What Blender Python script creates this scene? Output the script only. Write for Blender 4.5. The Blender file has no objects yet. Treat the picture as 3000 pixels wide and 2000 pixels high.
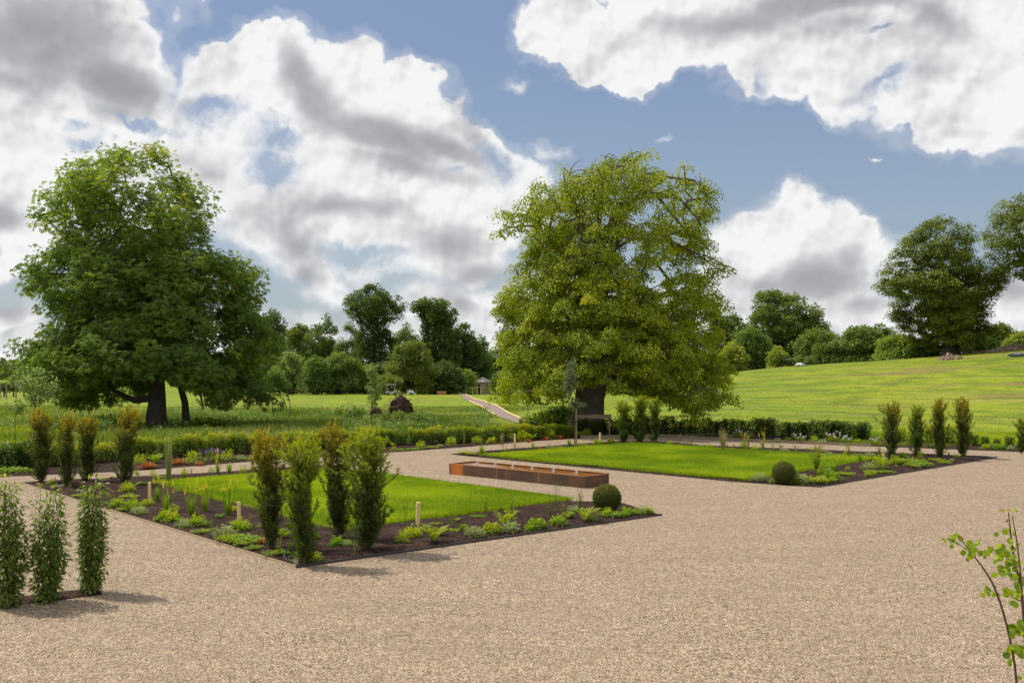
import bpy, bmesh, math, random
import numpy as np
from mathutils import Vector, Matrix

scene = bpy.context.scene
COL = scene.collection
F = 2917.0      # focal length of the photograph in its own 3000-pixel-wide pixels (35 mm on full frame)
HZ = 1075.0     # the row of the horizon
CH = 3.5        # eye height above the gravel
rs = np.random.RandomState

# ------------------------------------------------------------------ camera
cam_d = bpy.data.cameras.new("camera")
cam = bpy.data.objects.new("camera", cam_d)
COL.objects.link(cam)
cam.location = (0, 0, CH)
cam.rotation_euler = (math.radians(90), 0, 0)
cam_d.sensor_width = 36
cam_d.lens = 36 * F / 3000
cam_d.shift_y = (HZ - 1000) / 3000
cam_d.clip_start = 0.1
cam_d.clip_end = 6000
scene.camera = cam

# ------------------------------------------------------------------ colour handling and light
scene.view_settings.view_transform = 'Standard'
scene.view_settings.look = 'None'
scene.view_settings.exposure = 0.0
scene.view_settings.gamma = 1
SUN_EL = math.radians(55)
SUN_AZ = math.radians(-66)      # measured from straight ahead (+Y), negative = to the left
sd = Vector((math.sin(SUN_AZ) * math.cos(SUN_EL), math.cos(SUN_AZ) * math.cos(SUN_EL), math.sin(SUN_EL)))
sun_d = bpy.data.lights.new("sun", 'SUN')
sun_d.energy = 4.6
sun_d.angle = math.radians(0.53)
sun_d.color = (1.0, 0.93, 0.82)
sun = bpy.data.objects.new("sun", sun_d)
COL.objects.link(sun)
sun.rotation_euler = sd.to_track_quat('Z', 'Y').to_euler()
sun.location = (-60, 30, 90)

# ------------------------------------------------------------------ node helper
class NT:
    def __init__(s, tree):
        s.t = tree; s.n = tree.nodes; s.l = tree.links
    def new(s, kind, **kw):
        nd = s.n.new(kind)
        for k, v in kw.items(): setattr(nd, k, v)
        return nd
    def put(s, sock, v):
        if isinstance(v, bpy.types.NodeSocket): s.l.new(v, sock)
        elif v is not None: sock.default_value = v
    def math(s, op, a, b=None, c=None, clamp=False):
        nd = s.new('ShaderNodeMath', operation=op, use_clamp=clamp)
        for i, v in enumerate((a, b, c)):
            if v is not None: s.put(nd.inputs[i], v)
        return nd.outputs[0]
    def vec(s, op, a, b=None, c=None, out=0):
        nd = s.new('ShaderNodeVectorMath', operation=op)
        for i, v in enumerate((a, b, c)):
            if v is not None: s.put(nd.inputs[i], v)
        return nd.outputs[out]
    def noise(s, v, scale, detail=4, rough=0.55, dist=0.0, out=0, lac=2.0, dim='3D'):
        nd = s.new('ShaderNodeTexNoise', noise_dimensions=dim)
        if v is not None: s.put(nd.inputs['Vector'], v)
        nd.inputs['Scale'].default_value = scale
        nd.inputs['Detail'].default_value = detail
        nd.inputs['Roughness'].default_value = rough
        nd.inputs['Lacunarity'].default_value = lac
        nd.inputs['Distortion'].default_value = dist
        return nd.outputs[out]
    def vor(s, v, scale, feature='F1', rnd=1.0, out='Distance'):
        nd = s.new('ShaderNodeTexVoronoi', feature=feature)
        if v is not None: s.put(nd.inputs['Vector'], v)
        nd.inputs['Scale'].default_value = scale
        nd.inputs['Randomness'].default_value = rnd
        return nd.outputs[out]
    def mr(s, v, a, b, c=0.0, d=1.0, smooth=True):
        nd = s.new('ShaderNodeMapRange')
        nd.interpolation_type = 'SMOOTHSTEP' if smooth else 'LINEAR'
        s.put(nd.inputs[0], v); s.put(nd.inputs[1], a); s.put(nd.inputs[2], b); s.put(nd.inputs[3], c); s.put(nd.inputs[4], d)
        return nd.outputs[0]
    def mix(s, f, a, b, mode='MIX'):
        nd = s.new('ShaderNodeMix', data_type='RGBA', blend_type=mode, clamp_factor=True)
        s.put(nd.inputs[0], f)
        for k, v in ((6, a), (7, b)):
            if isinstance(v, (tuple, list)): v = tuple(v)[:3] + (1,)
            s.put(nd.inputs[k], v)
        return nd.outputs[2]
    def attr(s, name, out='Fac'):
        nd = s.new('ShaderNodeAttribute'); nd.attribute_name = name
        return nd.outputs[out]
# ------------------------------------------------------------------ sky: Nishita sky with cumulus placed by direction
world = bpy.data.worlds.new("World")
scene.world = world
world.use_nodes = True
w = NT(world.node_tree)
for nd in list(w.n): w.n.remove(nd)
wo = w.new('ShaderNodeOutputWorld')
bg = w.new('ShaderNodeBackground')
SKY_S = 0.1
bg.inputs[1].default_value = SKY_S
w.l.new(bg.outputs[0], wo.inputs[0])
sky = w.new('ShaderNodeTexSky', sky_type='NISHITA')
sky.sun_disc = False
sky.sun_elevation = SUN_EL
sky.sun_rotation = SUN_AZ
sky.air_density = 1.0; sky.dust_density = 1.2; sky.ozone_density = 1.5
geo = w.new('ShaderNodeTexCoord')
D = geo.outputs['Generated']
sep = w.new('ShaderNodeSeparateXYZ'); w.l.new(D, sep.inputs[0])
az = w.math('ARCTAN2', sep.outputs[0], sep.outputs[1])
el = w.math('ARCSINE', sep.outputs[2])
cmb = w.new('ShaderNodeCombineXYZ'); w.l.new(az, cmb.inputs[0]); w.l.new(el, cmb.inputs[1])
UV = cmb.outputs[0]

def px2dir(x, y):      # viewing direction (azimuth, elevation) of a point of the photograph
    v = Vector(((x - 1500) / F, 1, (HZ - y) / F)).normalized()
    return math.atan2(v.x, v.y), math.asin(v.z)

def blobs(lst, P, k=0.12):
    """signed field: about +1 deep inside, 0 on the rim, negative outside; entries x,y,rx,ry,(tilt deg),(strength)"""
    acc = None
    for b in lst:
        x, y, rx, ry = b[:4]
        tilt = b[4] if len(b) > 4 else 0
        st = b[5] if len(b) > 5 else 1.0
        u, v = px2dir(x, y)
        u1, _ = px2dir(x + rx, y); u0, _ = px2dir(x - rx, y)
        _, v1 = px2dir(x, y - ry); _, v0 = px2dir(x, y + ry)
        ru, rv = (u1 - u0) / 2, (v1 - v0) / 2
        p = w.vec('SUBTRACT', P, (u, v, 0))
        if tilt:
            nd = w.new('ShaderNodeVectorRotate', rotation_type='Z_AXIS')
            w.put(nd.inputs['Vector'], p); nd.inputs['Angle'].default_value = math.radians(-tilt)
            p = nd.outputs[0]
        q = w.vec('LENGTH', w.vec('MULTIPLY', p, (1 / ru, 1 / rv, 0)), out=1)
        q = w.math('MULTIPLY_ADD', q, -st, st)
        acc = q if acc is None else w.math('SMOOTH_MAX', acc, q, k)
    return acc

# domain warp gives the rims their billows
def warp(P, scale, amp, detail=5, rough=0.6):
    n = w.noise(P, scale, detail, rough, out=1)
    return w.vec('MULTIPLY_ADD', w.vec('SUBTRACT', n, (0.5, 0.5, 0.5)), (amp, amp, 0), P)
W1 = warp(UV, 5.5, 0.10, 6, 0.60)
W2 = warp(W1, 24.0, 0.022, 5, 0.62)
WG = warp(W1, 12.0, 0.07, 5, 0.65)

MASK = [
 # heavy cloud, top left
 (200, 60, 330, 330, 0), (-60, 200, 360, 300), (400, 230, 150, 190), (330, 330, 260, 120), (440, 160, 75, 90, 0),
 # the big cumulus
 (640, 240, 110, 110), (800, 190, 140, 115), (960, 260, 190, 160), (1130, 340, 200, 150), (1290, 410, 170, 130, -20),
 (1400, 470, 130, 90, -25), (500, 560, 420, 150), (900, 560, 500, 130), (1150, 680, 330, 110), (700, 350, 240, 170), (1000, 430, 330, 130, -8),
 # broken layer underneath
 (120, 480, 420, 140), (560, 430, 260, 120), (660, 560, 200, 80, -30), (980, 620, 420, 110), (1330, 640, 260, 130), (820, 700, 230, 90, -30),
 (1250, 760, 300, 80), (950, 790, 80, 90, -30), (1000, 840, 75, 55), (60, 640, 160, 110), (0, 740, 70, 60), (40, 900, 130, 55),
 (1500, 560, 160, 90), (60, 1010, 300, 30, 0, .5), (830, 930, 150, 45, 0, .5), (1330, 890, 260, 80, 0, .7),
 # top right
 (1640, 70, 110, 110), (1750, 120, 160, 110), (1900, 100, 260, 130), (1850, 190, 90, 70), (2250, 120, 300, 140), (2300, 230, 170, 85), (2420, 290, 90, 85), (2950, 300, 220, 170), (2560, 160, 260, 160),
 (2800, 150, 330, 230), (2870, 340, 180, 105), (2700, 270, 120, 85), (2100, 60, 300, 150), (2400, -50, 700, 170),
 # right cumulus
 (2330, 680, 120, 115), (2420, 640, 85, 70), (2240, 720, 150, 75), (2510, 665, 55, 45), (2370, 800, 270, 130), (2130, 810, 110, 90), (2490, 780, 110, 110),
 # low bank behind the trees
 (2100, 900, 420, 100), (2600, 930, 500, 60), (2950, 850, 160, 95), (1500, 1010, 2400, 75, 0, .5), (1620, 850, 120, 90),
]
SMALL = [(1620, 462, 75, 34), (1525, 235, 65, 28, 0, .8), (1925, 405, 28, 16, 20, .7), (2550, 435, 18, 8, 0, .7), (1100, 830, 120, 30, 30, .8)]
GAPS = [(610, 345, 70, 34), (215, 420, 90, 26), (800, 480, 75, 34, -20), (790, 405, 60, 30), (410, 372, 90, 16, -12), (1430, 520, 60, 45),
        (700, 710, 105, 60, -40), (830, 850, 120, 60, -30), (1080, 760, 110, 28, -8), (1130, 850, 90, 40), (2190, 250, 40, 60, 20, .8), (2610, 230, 90, 22, 15, .6), (30, 830, 120, 45)]
m = blobs(MASK, W2)
ms = blobs(SMALL, W2, 0.05)
g = blobs(GAPS, WG, 0.1)
nf = w.noise(W1, 9.0, 7, 0.62)
nf2 = w.noise(UV, 38.0, 5, 0.6)
# cauliflower billows: rounded cells at two sizes
def cells(P, sc):
    nd = w.new('ShaderNodeTexVoronoi', feature='SMOOTH_F1'); w.put(nd.inputs['Vector'], P); nd.inputs['Scale'].default_value = sc; nd.inputs['Smoothness'].default_value = .35
    nd.voronoi_dimensions = '2D'
    return nd.outputs['Distance']
WB = warp(UV, 30.0, 0.012, 3, 0.5)
SUNO = (-0.0045, 0.0075, 0)
WBo = w.vec('ADD', WB, SUNO)
WBo2 = w.vec('ADD', WB, (-0.012, 0.018, 0))
b1, b2, b3 = cells(WB, 17.0), cells(WB, 42.0), cells(WB, 95.0)
b1o, b2o, b3o = cells(WBo2, 17.0), cells(WBo, 42.0), cells(WBo, 95.0)
bil = w.math('ADD', w.math('ADD', w.math('MULTIPLY', w.math('SUBTRACT', .42, b1), .55), w.math('MULTIPLY', w.math('SUBTRACT', .42, b2), .26)), w.math('MULTIPLY', w.math('SUBTRACT', .42, b3), .12))
edge = w.math('ADD', w.math('MULTIPLY', w.math('SUBTRACT', nf, 0.5), 0.55), bil)
edge = w.math('ADD', edge, w.math('MULTIPLY', w.math('SUBTRACT', nf2, 0.5), 0.14))
dens = w.math('ADD', w.math('ADD', m, 0.08), edge)
wisp = w.mr(dens, -0.22, 0.06, 0.0, 0.20)
soft = w.mr(w.noise(UV, 7.0, 2, 0.5), 0.4, 0.65, 0.12, 0.34)
soft = w.math('ADD', soft, w.mr(el, .22, .08, 0.0, .30))
cover = w.math('MAXIMUM', wisp, w.mr(dens, w.mr(el, .22, .08, 0.0, -.12), soft))
tuft = w.math('MULTIPLY', w.mr(w.math('MULTIPLY_ADD', edge, 1.8, w.math('SUBTRACT', ms, 0.10)), -.35, .75), w.mr(w.noise(W2, 30.0, 5, .7), .3, .62, .25, .95))
cover = w.math('MAXIMUM', cover, tuft)
veil = w.mr(w.math('MULTIPLY_ADD', w.math('SUBTRACT', nf, .5), 2.2, w.math('MULTIPLY_ADD', w.math('SUBTRACT', nf2, .5), 1.4, g)), -0.55, 0.85)
cover = w.math('MULTIPLY', cover, w.math('MULTIPLY_ADD', veil, -0.88, 1.0))

# shade: undersides turned from the sun
SHADE = [
 (130, 120, 300, 170, 0, 1.0), (330, 230, 260, 90, -22, 1.15), (60, 240, 260, 80, 0, .6), (360, 320, 150, 50, -10, .6),
 (860, 230, 80, 110, 30, 1.0), (930, 330, 170, 90, -45, 1.1), (1100, 420, 230, 70, -14, 1.25), (1290, 440, 170, 45, -5, 1.1), (1200, 500, 250, 55, -5, .75), (1370, 390, 110, 60, -35, .6),
 (900, 690, 130, 60, -30, .7), (1290, 700, 150, 80, 0, .8), (1400, 790, 200, 60, 0, .75), (1000, 620, 260, 45, 0, .55), (940, 790, 60, 55, 0, .6), (20, 650, 130, 60, 0, 1.0), (0, 750, 50, 45, 0, .8), (20, 920, 60, 60, 0, .9), (640, 500, 120, 40, -20, .4), (1330, 870, 90, 50, -30, .7),
 (2420, 10, 380, 75, 0, 1.55), (2150, 60, 300, 70, 0, .8), (2750, 60, 200, 60, -30, .6), (2450, 110, 260, 60, 0, .6), (1800, 130, 90, 60, 0, .35), (2780, 220, 140, 50, 0, .3), (2960, 400, 80, 60, 0, .3),
 (2400, 800, 220, 95, 5, 1.1), (2500, 760, 90, 90, 0, .8), (2200, 820, 110, 60, 0, .7), (2530, 880, 130, 60, 0, .6), (2960, 870, 120, 60, 0, .7), (2300, 900, 300, 40, 0, .35),
]
WS = warp(UV, 4.0, 0.09, 4, 0.48)
sh = w.mr(blobs(SHADE, WS, 0.30), -0.22, 0.95, 0.0, 1.0)
# relief: how much the surface turns away from the sun
offs = w.vec('ADD', W1, (-0.020, 0.030, 0))
nfo = w.noise(offs, 9.0, 7, 0.62)
rel = w.math('MULTIPLY', w.math('SUBTRACT', nfo, nf), 0.75)
rb = w.math('ADD', w.math('MULTIPLY', w.math('SUBTRACT', b1, b1o), .30), w.math('ADD', w.math('MULTIPLY', w.math('SUBTRACT', b2, b2o), .24), w.math('MULTIPLY', w.math('SUBTRACT', b3, b3o), .12)))
relief = w.math('SUBTRACT', rel, rb)
light = w.math('SUBTRACT', 1.0, w.math('MULTIPLY', sh, 0.74))
core = w.math('MULTIPLY', w.mr(dens, 0.15, 0.8), w.mr(w.noise(WS, 6.0, 4, .55), .35, .65, 0.0, .22))
light = w.math('SUBTRACT', light, core)
thin = w.mr(dens, 0.0, 0.35, 0.04, 0.0)
light = w.math('SUBTRACT', w.math('SUBTRACT', light, thin), w.math('MULTIPLY', relief, w.math('MULTIPLY', w.mr(sh, 0.1, 0.9, 1.0, 0.40), w.mr(dens, .2, 1.0, 1.35, .85))), clamp=True)
# unseen bright broken cloud, added round and above the view to lift the shadows
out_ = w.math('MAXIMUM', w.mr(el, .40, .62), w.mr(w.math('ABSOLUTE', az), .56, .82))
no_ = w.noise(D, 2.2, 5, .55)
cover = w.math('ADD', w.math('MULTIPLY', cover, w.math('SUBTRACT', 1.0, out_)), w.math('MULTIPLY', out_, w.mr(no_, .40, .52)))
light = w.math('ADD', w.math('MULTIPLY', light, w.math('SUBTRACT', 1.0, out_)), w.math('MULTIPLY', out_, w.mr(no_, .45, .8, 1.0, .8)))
K = 1 / SKY_S
ramp = w.new('ShaderNodeValToRGB')
w.l.new(light, ramp.inputs[0])
e = ramp.color_ramp.elements
e[0].position = 0.0; e[0].color = (0.37, 0.375, 0.395, 1)
e[1].position = 1.0; e[1].color = (1.0, 1.0, 1.0, 1)
for p, c in ((0.35, (0.50, 0.505, 0.53, 1)), (0.62, (0.70, 0.70, 0.72, 1)), (0.82, (0.88, 0.88, 0.885, 1))):
    x = e.new(p); x.color = c
cc = w.vec('SCALE', ramp.outputs[0]); cc.node.inputs['Scale'].default_value = K * 0.93
# clear sky, a little milkier towards the horizon
skyc = w.mix(0.62, sky.outputs[0], w.mix(w.mr(el, 0.02, 0.36), (3.9, 4.7, 5.6), (2.45, 3.35, 5.35)))
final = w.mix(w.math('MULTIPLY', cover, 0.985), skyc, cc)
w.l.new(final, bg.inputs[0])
world.cycles.sampling_method = 'NONE'
# ------------------------------------------------------------------ objects, tags, meshes
def tag(o, label=None, cat=None, group=None, kind=None):
    if label: o['label'] = label
    if cat: o['category'] = cat
    if group: o['group'] = group
    if kind: o['kind'] = kind
    return o
def empty(name, loc, label, cat, group=None, rz=0.0, scale=1.0):
    o = bpy.data.objects.new(name, None)
    COL.objects.link(o)
    o.location = loc; o.rotation_euler = (0, 0, rz)
    o.scale = (scale,) * 3 if not isinstance(scale, (tuple, list)) else scale
    o.empty_display_size = 0.2
    return tag(o, label, cat, group)
def link(name, me, mat=None, parent=None):
    o = bpy.data.objects.new(name, me)
    COL.objects.link(o)
    if mat is not None and len(me.materials) == 0: me.materials.append(mat)
    if parent is not None: o.parent = parent
    return o
def copy_tree(o, parent=None):
    c = o.copy(); COL.objects.link(c); c.parent = parent
    for ch in list(o.children): copy_tree(ch, c)
    return c

class MB:
    """collects vertices, faces and a per-face value, then makes one mesh out of them"""
    def __init__(s): s.V = []; s.F = []; s.C = []; s.n = 0; s.M = []
    def add(s, V, F, c=0.5, m=0):
        V = np.asarray(V, float).reshape(-1, 3)
        F = np.asarray(F, int)
        if F.size == 0: return
        s.V.append(V); s.F.append(F + s.n); s.n += len(V)
        s.C.append(np.broadcast_to(np.asarray(c, float), (len(F),)).copy())
        s.M.append(np.full(len(F), m))
    def mesh(s, name, mats=(), smooth=False):
        V = np.concatenate(s.V)
        me = bpy.data.meshes.new(name)
        me.vertices.add(len(V)); me.vertices.foreach_set('co', V.astype(np.float32).ravel())
        counts = np.concatenate([np.full(len(f), f.shape[1]) for f in s.F])
        idx = np.concatenate([f.ravel() for f in s.F])
        me.loops.add(len(idx)); me.loops.foreach_set('vertex_index', idx.astype(np.int32))
        me.polygons.add(len(counts))
        me.polygons.foreach_set('loop_start', np.concatenate([[0], np.cumsum(counts)[:-1]]).astype(np.int32))
        me.polygons.foreach_set('material_index', np.concatenate(s.M).astype(np.int32))
        at = me.attributes.new('v', 'FLOAT', 'FACE')
        at.data.foreach_set('value', np.concatenate(s.C).astype(np.float32))
        for m in mats: me.materials.append(m)
        me.update(calc_edges=True)
        me.polygons.foreach_set('use_smooth', np.full(len(counts), smooth))
        return me
    def obj(s, name, mat, parent=None, smooth=False):
        return link(name, s.mesh(name, (mat,) if not isinstance(mat, (list, tuple)) else mat, smooth), None, parent)

def norm(a):
    return a / np.maximum(np.linalg.norm(a, axis=-1, keepdims=True), 1e-9)
def frames(d, up):
    """rotation rows: x across, y along d, z the leaf's upper side (close to up)"""
    y = norm(d); x = norm(np.cross(y, up)); z = np.cross(x, y)
    return np.stack([x, y, z], axis=1)
def scatter(mb, TV, TF, P, R, S, c=0.5, m=0):
    """template vertices TV (k,3) and faces TF (q,n) copied to N places"""
    N = len(P)
    if N == 0: return
    S = np.broadcast_to(np.asarray(S, float), (N,)) if np.ndim(S) < 2 else S
    T = TV[None] * (S[:, None, None] if S.ndim == 1 else S[:, None, :])
    V = P[:, None, :] + np.einsum('nki,nij->nkj', T, R)
    Fc = (TF[None] + (np.arange(N) * len(TV))[:, None, None]).reshape(-1, TF.shape[1])
    cc = np.repeat(np.broadcast_to(np.asarray(c, float), (N,)), len(TF))
    mb.add(V.reshape(-1, 3), Fc, cc, m)
def rdir(r, n):
    return norm(r.normal(size=(n, 3)))

# leaf templates: y runs from the stalk to the tip
LEAF = (np.array([[0, 0, 0], [-.32, .45, .06], [0, 1, -.06], [.32, .45, .06]], float), np.array([[0, 3, 2, 1]]))
BLADE = (np.array([[-.5, 0, 0], [.5, 0, 0], [.12, 1, 0], [-.12, 1, 0]], float), np.array([[0, 1, 2, 3]]))
LEAF6 = (np.array([[0, 0, 0], [-.3, .3, .05], [-.28, .65, .02], [0, 1, -.1], [.28, .65, .02], [.3, .3, .05], [0, .5, -.03]], float),
         np.array([[0, 6, 2, 1], [6, 3, 2, 2], [0, 5, 4, 6], [6, 4, 4, 3]]))
LEAF6 = (LEAF6[0], np.array([[0, 6, 1], [1, 6, 2], [2, 6, 3], [3, 6, 4], [4, 6, 5], [5, 6, 0]])[:, ::-1])
def palmate(n=5, droop=.35):
    V = []; Fc = []
    for i in range(n):
        a = math.radians(-80 + 160 * i / (n - 1)); L = 1 - .25 * abs(i - (n - 1) / 2) / ((n - 1) / 2)
        d = np.array([math.sin(a), math.cos(a), 0]); q = np.array([math.cos(a), -math.sin(a), 0])
        b = len(V)
        V += [[0, 0, 0], d * .62 * L - q * .17 * L + [0, 0, -.06], d * L + [0, 0, -droop], d * .62 * L + q * .17 * L + [0, 0, -.06]]
        Fc.append([b, b + 3, b + 2, b + 1])
    return np.array(V, float), np.array(Fc)
PALM = palmate()
def spray(n=5, w=.16):
    """a flat twig of alternate small leaves"""
    V = []; Fc = []
    for i in range(n):
        t = .12 + .8 * i / (n - 1); sgn = 1 if i % 2 else -1
        a = math.radians(50 - 35 * t) * sgn; L = .42 * (1 - .35 * t)
        o = np.array([0, t, -.10 * t * t]); d = np.array([math.sin(a), math.cos(a), -.12]); q = np.array([math.cos(a), -math.sin(a), 0])
        b = len(V)
        V += [o, o + d * .5 * L - q * w, o + d * L + [0, 0, -.03], o + d * .5 * L + q * w]
        Fc.append([b, b + 3, b + 2, b + 1])
    return np.array(V, float), np.array(Fc)
SPRAY = spray(5, .17)

def tubes(mb, A, B, ra, rb, sides=5, c=0.5, m=0):
    """many tapered cylinders at once"""
    A = np.asarray(A, float); B = np.asarray(B, float); n = len(A)
    if n == 0: return
    d = norm(B - A)
    ref = np.where(np.abs(d[:, 2:3]) > .9, np.array([[1., 0, 0]]), np.array([[0, 0, 1.]]))
    x = norm(np.cross(d, ref)); y = np.cross(d, x)
    th = np.arange(sides) * 2 * math.pi / sides
    ring = np.cos(th)[None, :, None] * x[:, None] + np.sin(th)[None, :, None] * y[:, None]
    ra = np.broadcast_to(ra, (n,)); rb = np.broadcast_to(rb, (n,))
    V = np.concatenate([A[:, None] + ring * ra[:, None, None], B[:, None] + ring * rb[:, None, None]], axis=1)
    i = np.arange(sides); j = (i + 1) % sides
    T = np.stack([i, i + sides, j + sides, j], axis=1)
    Fc = (T[None] + (np.arange(n) * 2 * sides)[:, None, None]).reshape(-1, 4)
    mb.add(V.reshape(-1, 3), Fc, c, m)
def loft(mb, pts, rad, sides=12, c=0.5, m=0, lobes=0.0, seed=0, cap=True):
    """one continuous tube along a polyline, with flutes"""
    pts = np.asarray(pts, float); n = len(pts); rad = np.broadcast_to(rad, (n,))
    tan = norm(np.gradient(pts, axis=0))
    x = norm(np.cross(tan, np.array([0, 1., 0.01]))); y = np.cross(tan, x)
    th = np.arange(sides) * 2 * math.pi / sides
    r = rs(seed); ph = r.rand(3) * 6
    fl = 1 + lobes * (np.sin(3 * th + ph[0]) * .6 + np.sin(5 * th + ph[1]) * .5 + np.sin(8 * th + ph[2]) * .3)
    V = pts[:, None] + (np.cos(th)[None, :, None] * x[:, None] + np.sin(th)[None, :, None] * y[:, None]) * (rad[:, None] * fl[None])[:, :, None]
    i = np.arange(sides); j = (i + 1) % sides
    Fc = np.concatenate([np.stack([k * sides + i, k * sides + j, (k + 1) * sides + j, (k + 1) * sides + i], 1) for k in range(n - 1)])
    mb.add(V.reshape(-1, 3), Fc, c, m)
    if cap:
        mb.add(V[-1], [list(range(sides))], c, m); mb.add(V[0], [list(range(sides))[::-1]], c, m)
def box(mb, lo, hi, c=0.5, m=0, M=None):
    x0, y0, z0 = lo; x1, y1, z1 = hi
    V = np.array([[x0, y0, z0], [x1, y0, z0], [x1, y1, z0], [x0, y1, z0], [x0, y0, z1], [x1, y0, z1], [x1, y1, z1], [x0, y1, z1]], float)
    if M is not None: V = np.array([tuple(M @ Vector(v)) for v in V])
    mb.add(V, [[0, 3, 2, 1], [4, 5, 6, 7], [0, 1, 5, 4], [1, 2, 6, 5], [2, 3, 7, 6], [3, 0, 4, 7]], c, m)

# cheap repeatable value noise for shaping things
_pn = rs(99).rand(256, 256)
def vnoise(x, y, s=1.0):
    x = np.asarray(x, float) * s; y = np.asarray(y, float) * s
    xi = np.floor(x).astype(int); yi = np.floor(y).astype(int); fx = x - xi; fy = y - yi
    fx = fx * fx * (3 - 2 * fx); fy = fy * fy * (3 - 2 * fy)
    g = lambda a, b: _pn[a % 256, b % 256]
    return (g(xi, yi) * (1 - fx) + g(xi + 1, yi) * fx) * (1 - fy) + (g(xi, yi + 1) * (1 - fx) + g(xi + 1, yi + 1) * fx) * fy
def fbm(x, y, s=1.0, o=4):
    t = 0; a = .5
    for k in range(o): t = t + a * vnoise(np.asarray(x) + 17.3 * k, np.asarray(y) - 9.1 * k, s * 2 ** k); a *= .5
    return t / (1 - .5 ** o)

# ------------------------------------------------------------------ where things stand
def flat(px, py, z=0.0):
    """a point of the level garden seen at a place of the photograph"""
    Y = F * (CH - z) / (py - HZ)
    return np.array([(px - 1500) / F * Y, Y, z])
def keep_in(p, poly, m=.22):
    """nudges a place to the inside of a bed"""
    P = np.array([q[:2] for q in poly]); c = P.mean(0); q = np.array(p[:2], float)
    for _ in range(60):
        dm = 9.0; near = None
        for i in range(len(P)):
            a, b = P[i], P[(i + 1) % len(P)]; ab = b - a; tt = np.clip((q - a) @ ab / (ab @ ab), 0, 1); n_ = a + tt * ab; d = np.linalg.norm(q - n_)
            if d < dm: dm = d; near = n_
        ins = inside(q[None], P)[0]
        if ins and dm >= m: break
        v = (q - near) / max(dm, 1e-6) * (1 if ins else -1); q = q + v * (.03 if ins else min(.2, dm + .03))
    return np.array([q[0], q[1], p[2]])
def sstep(a, b, x):
    t = np.clip((np.asarray(x, float) - a) / (b - a), 0, 1); return t * t * (3 - 2 * t)
def ground_h(X, Y):
    """level garden, a rise to the right behind it, a gentle fall to the far left"""
    X = np.asarray(X, float); Y = np.asarray(Y, float)
    u = X / np.maximum(Y, 45)
    hill = np.interp(u, [-.2, .0, .10, .20, .28, .40, .52, .8], [0, 0, .5, 2.6, 3.5, 4.5, 5.7, 8])
    hh = hill * sstep(46, 118, Y)
    fall = -1.9 * sstep(62, 235, Y) * (1 - sstep(.02, .16, u))
    fall = fall - 3.0 * sstep(240, 520, Y) * (1 - sstep(.02, .16, u))
    far = sstep(420, 1100, Y) * 9
    rough = (fbm(X, Y, .05, 3) - .5) * .5 * sstep(50, 80, Y)
    return hh + fall + far + rough
def at(px, py, Y):
    """the point at a known distance"""
    return np.array([(px - 1500) / F * Y, Y, CH - (py - HZ) / F * Y])
def on(px, Y, dz=0.0):
    X = (px - 1500) / F * Y
    return np.array([X, Y, float(ground_h(X, Y)) + dz])
def march(px, py, lo=20, hi=700):
    Y = np.linspace(lo, hi, 12000); X = (px - 1500) / F * Y
    below = (CH - (py - HZ) / F * Y) <= ground_h(X, Y)
    k = int(np.argmax(below)) if below.any() else len(Y) - 1
    return np.array([X[k], Y[k], float(ground_h(X[k], Y[k]))])
def inside(P, poly):
    x, y = P[:, 0], P[:, 1]; ins = np.zeros(len(P), bool); n = len(poly)
    for i in range(n):
        x1, y1 = poly[i][:2]; x2, y2 = poly[(i + 1) % n][:2]
        c = ((y1 > y) != (y2 > y)) & (x < (x2 - x1) * (y - y1) / (y2 - y1 + 1e-12) + x1)
        ins ^= c
    return ins
def fill(poly, n, r):
    poly = np.array([p[:2] for p in poly]); lo = poly.min(0); hi = poly.max(0); out = np.zeros((0, 2))
    while len(out) < n:
        P = lo + r.rand(n * 2, 2) * (hi - lo); out = np.concatenate([out, P[inside(P, poly)]])
    return out[:n]
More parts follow.
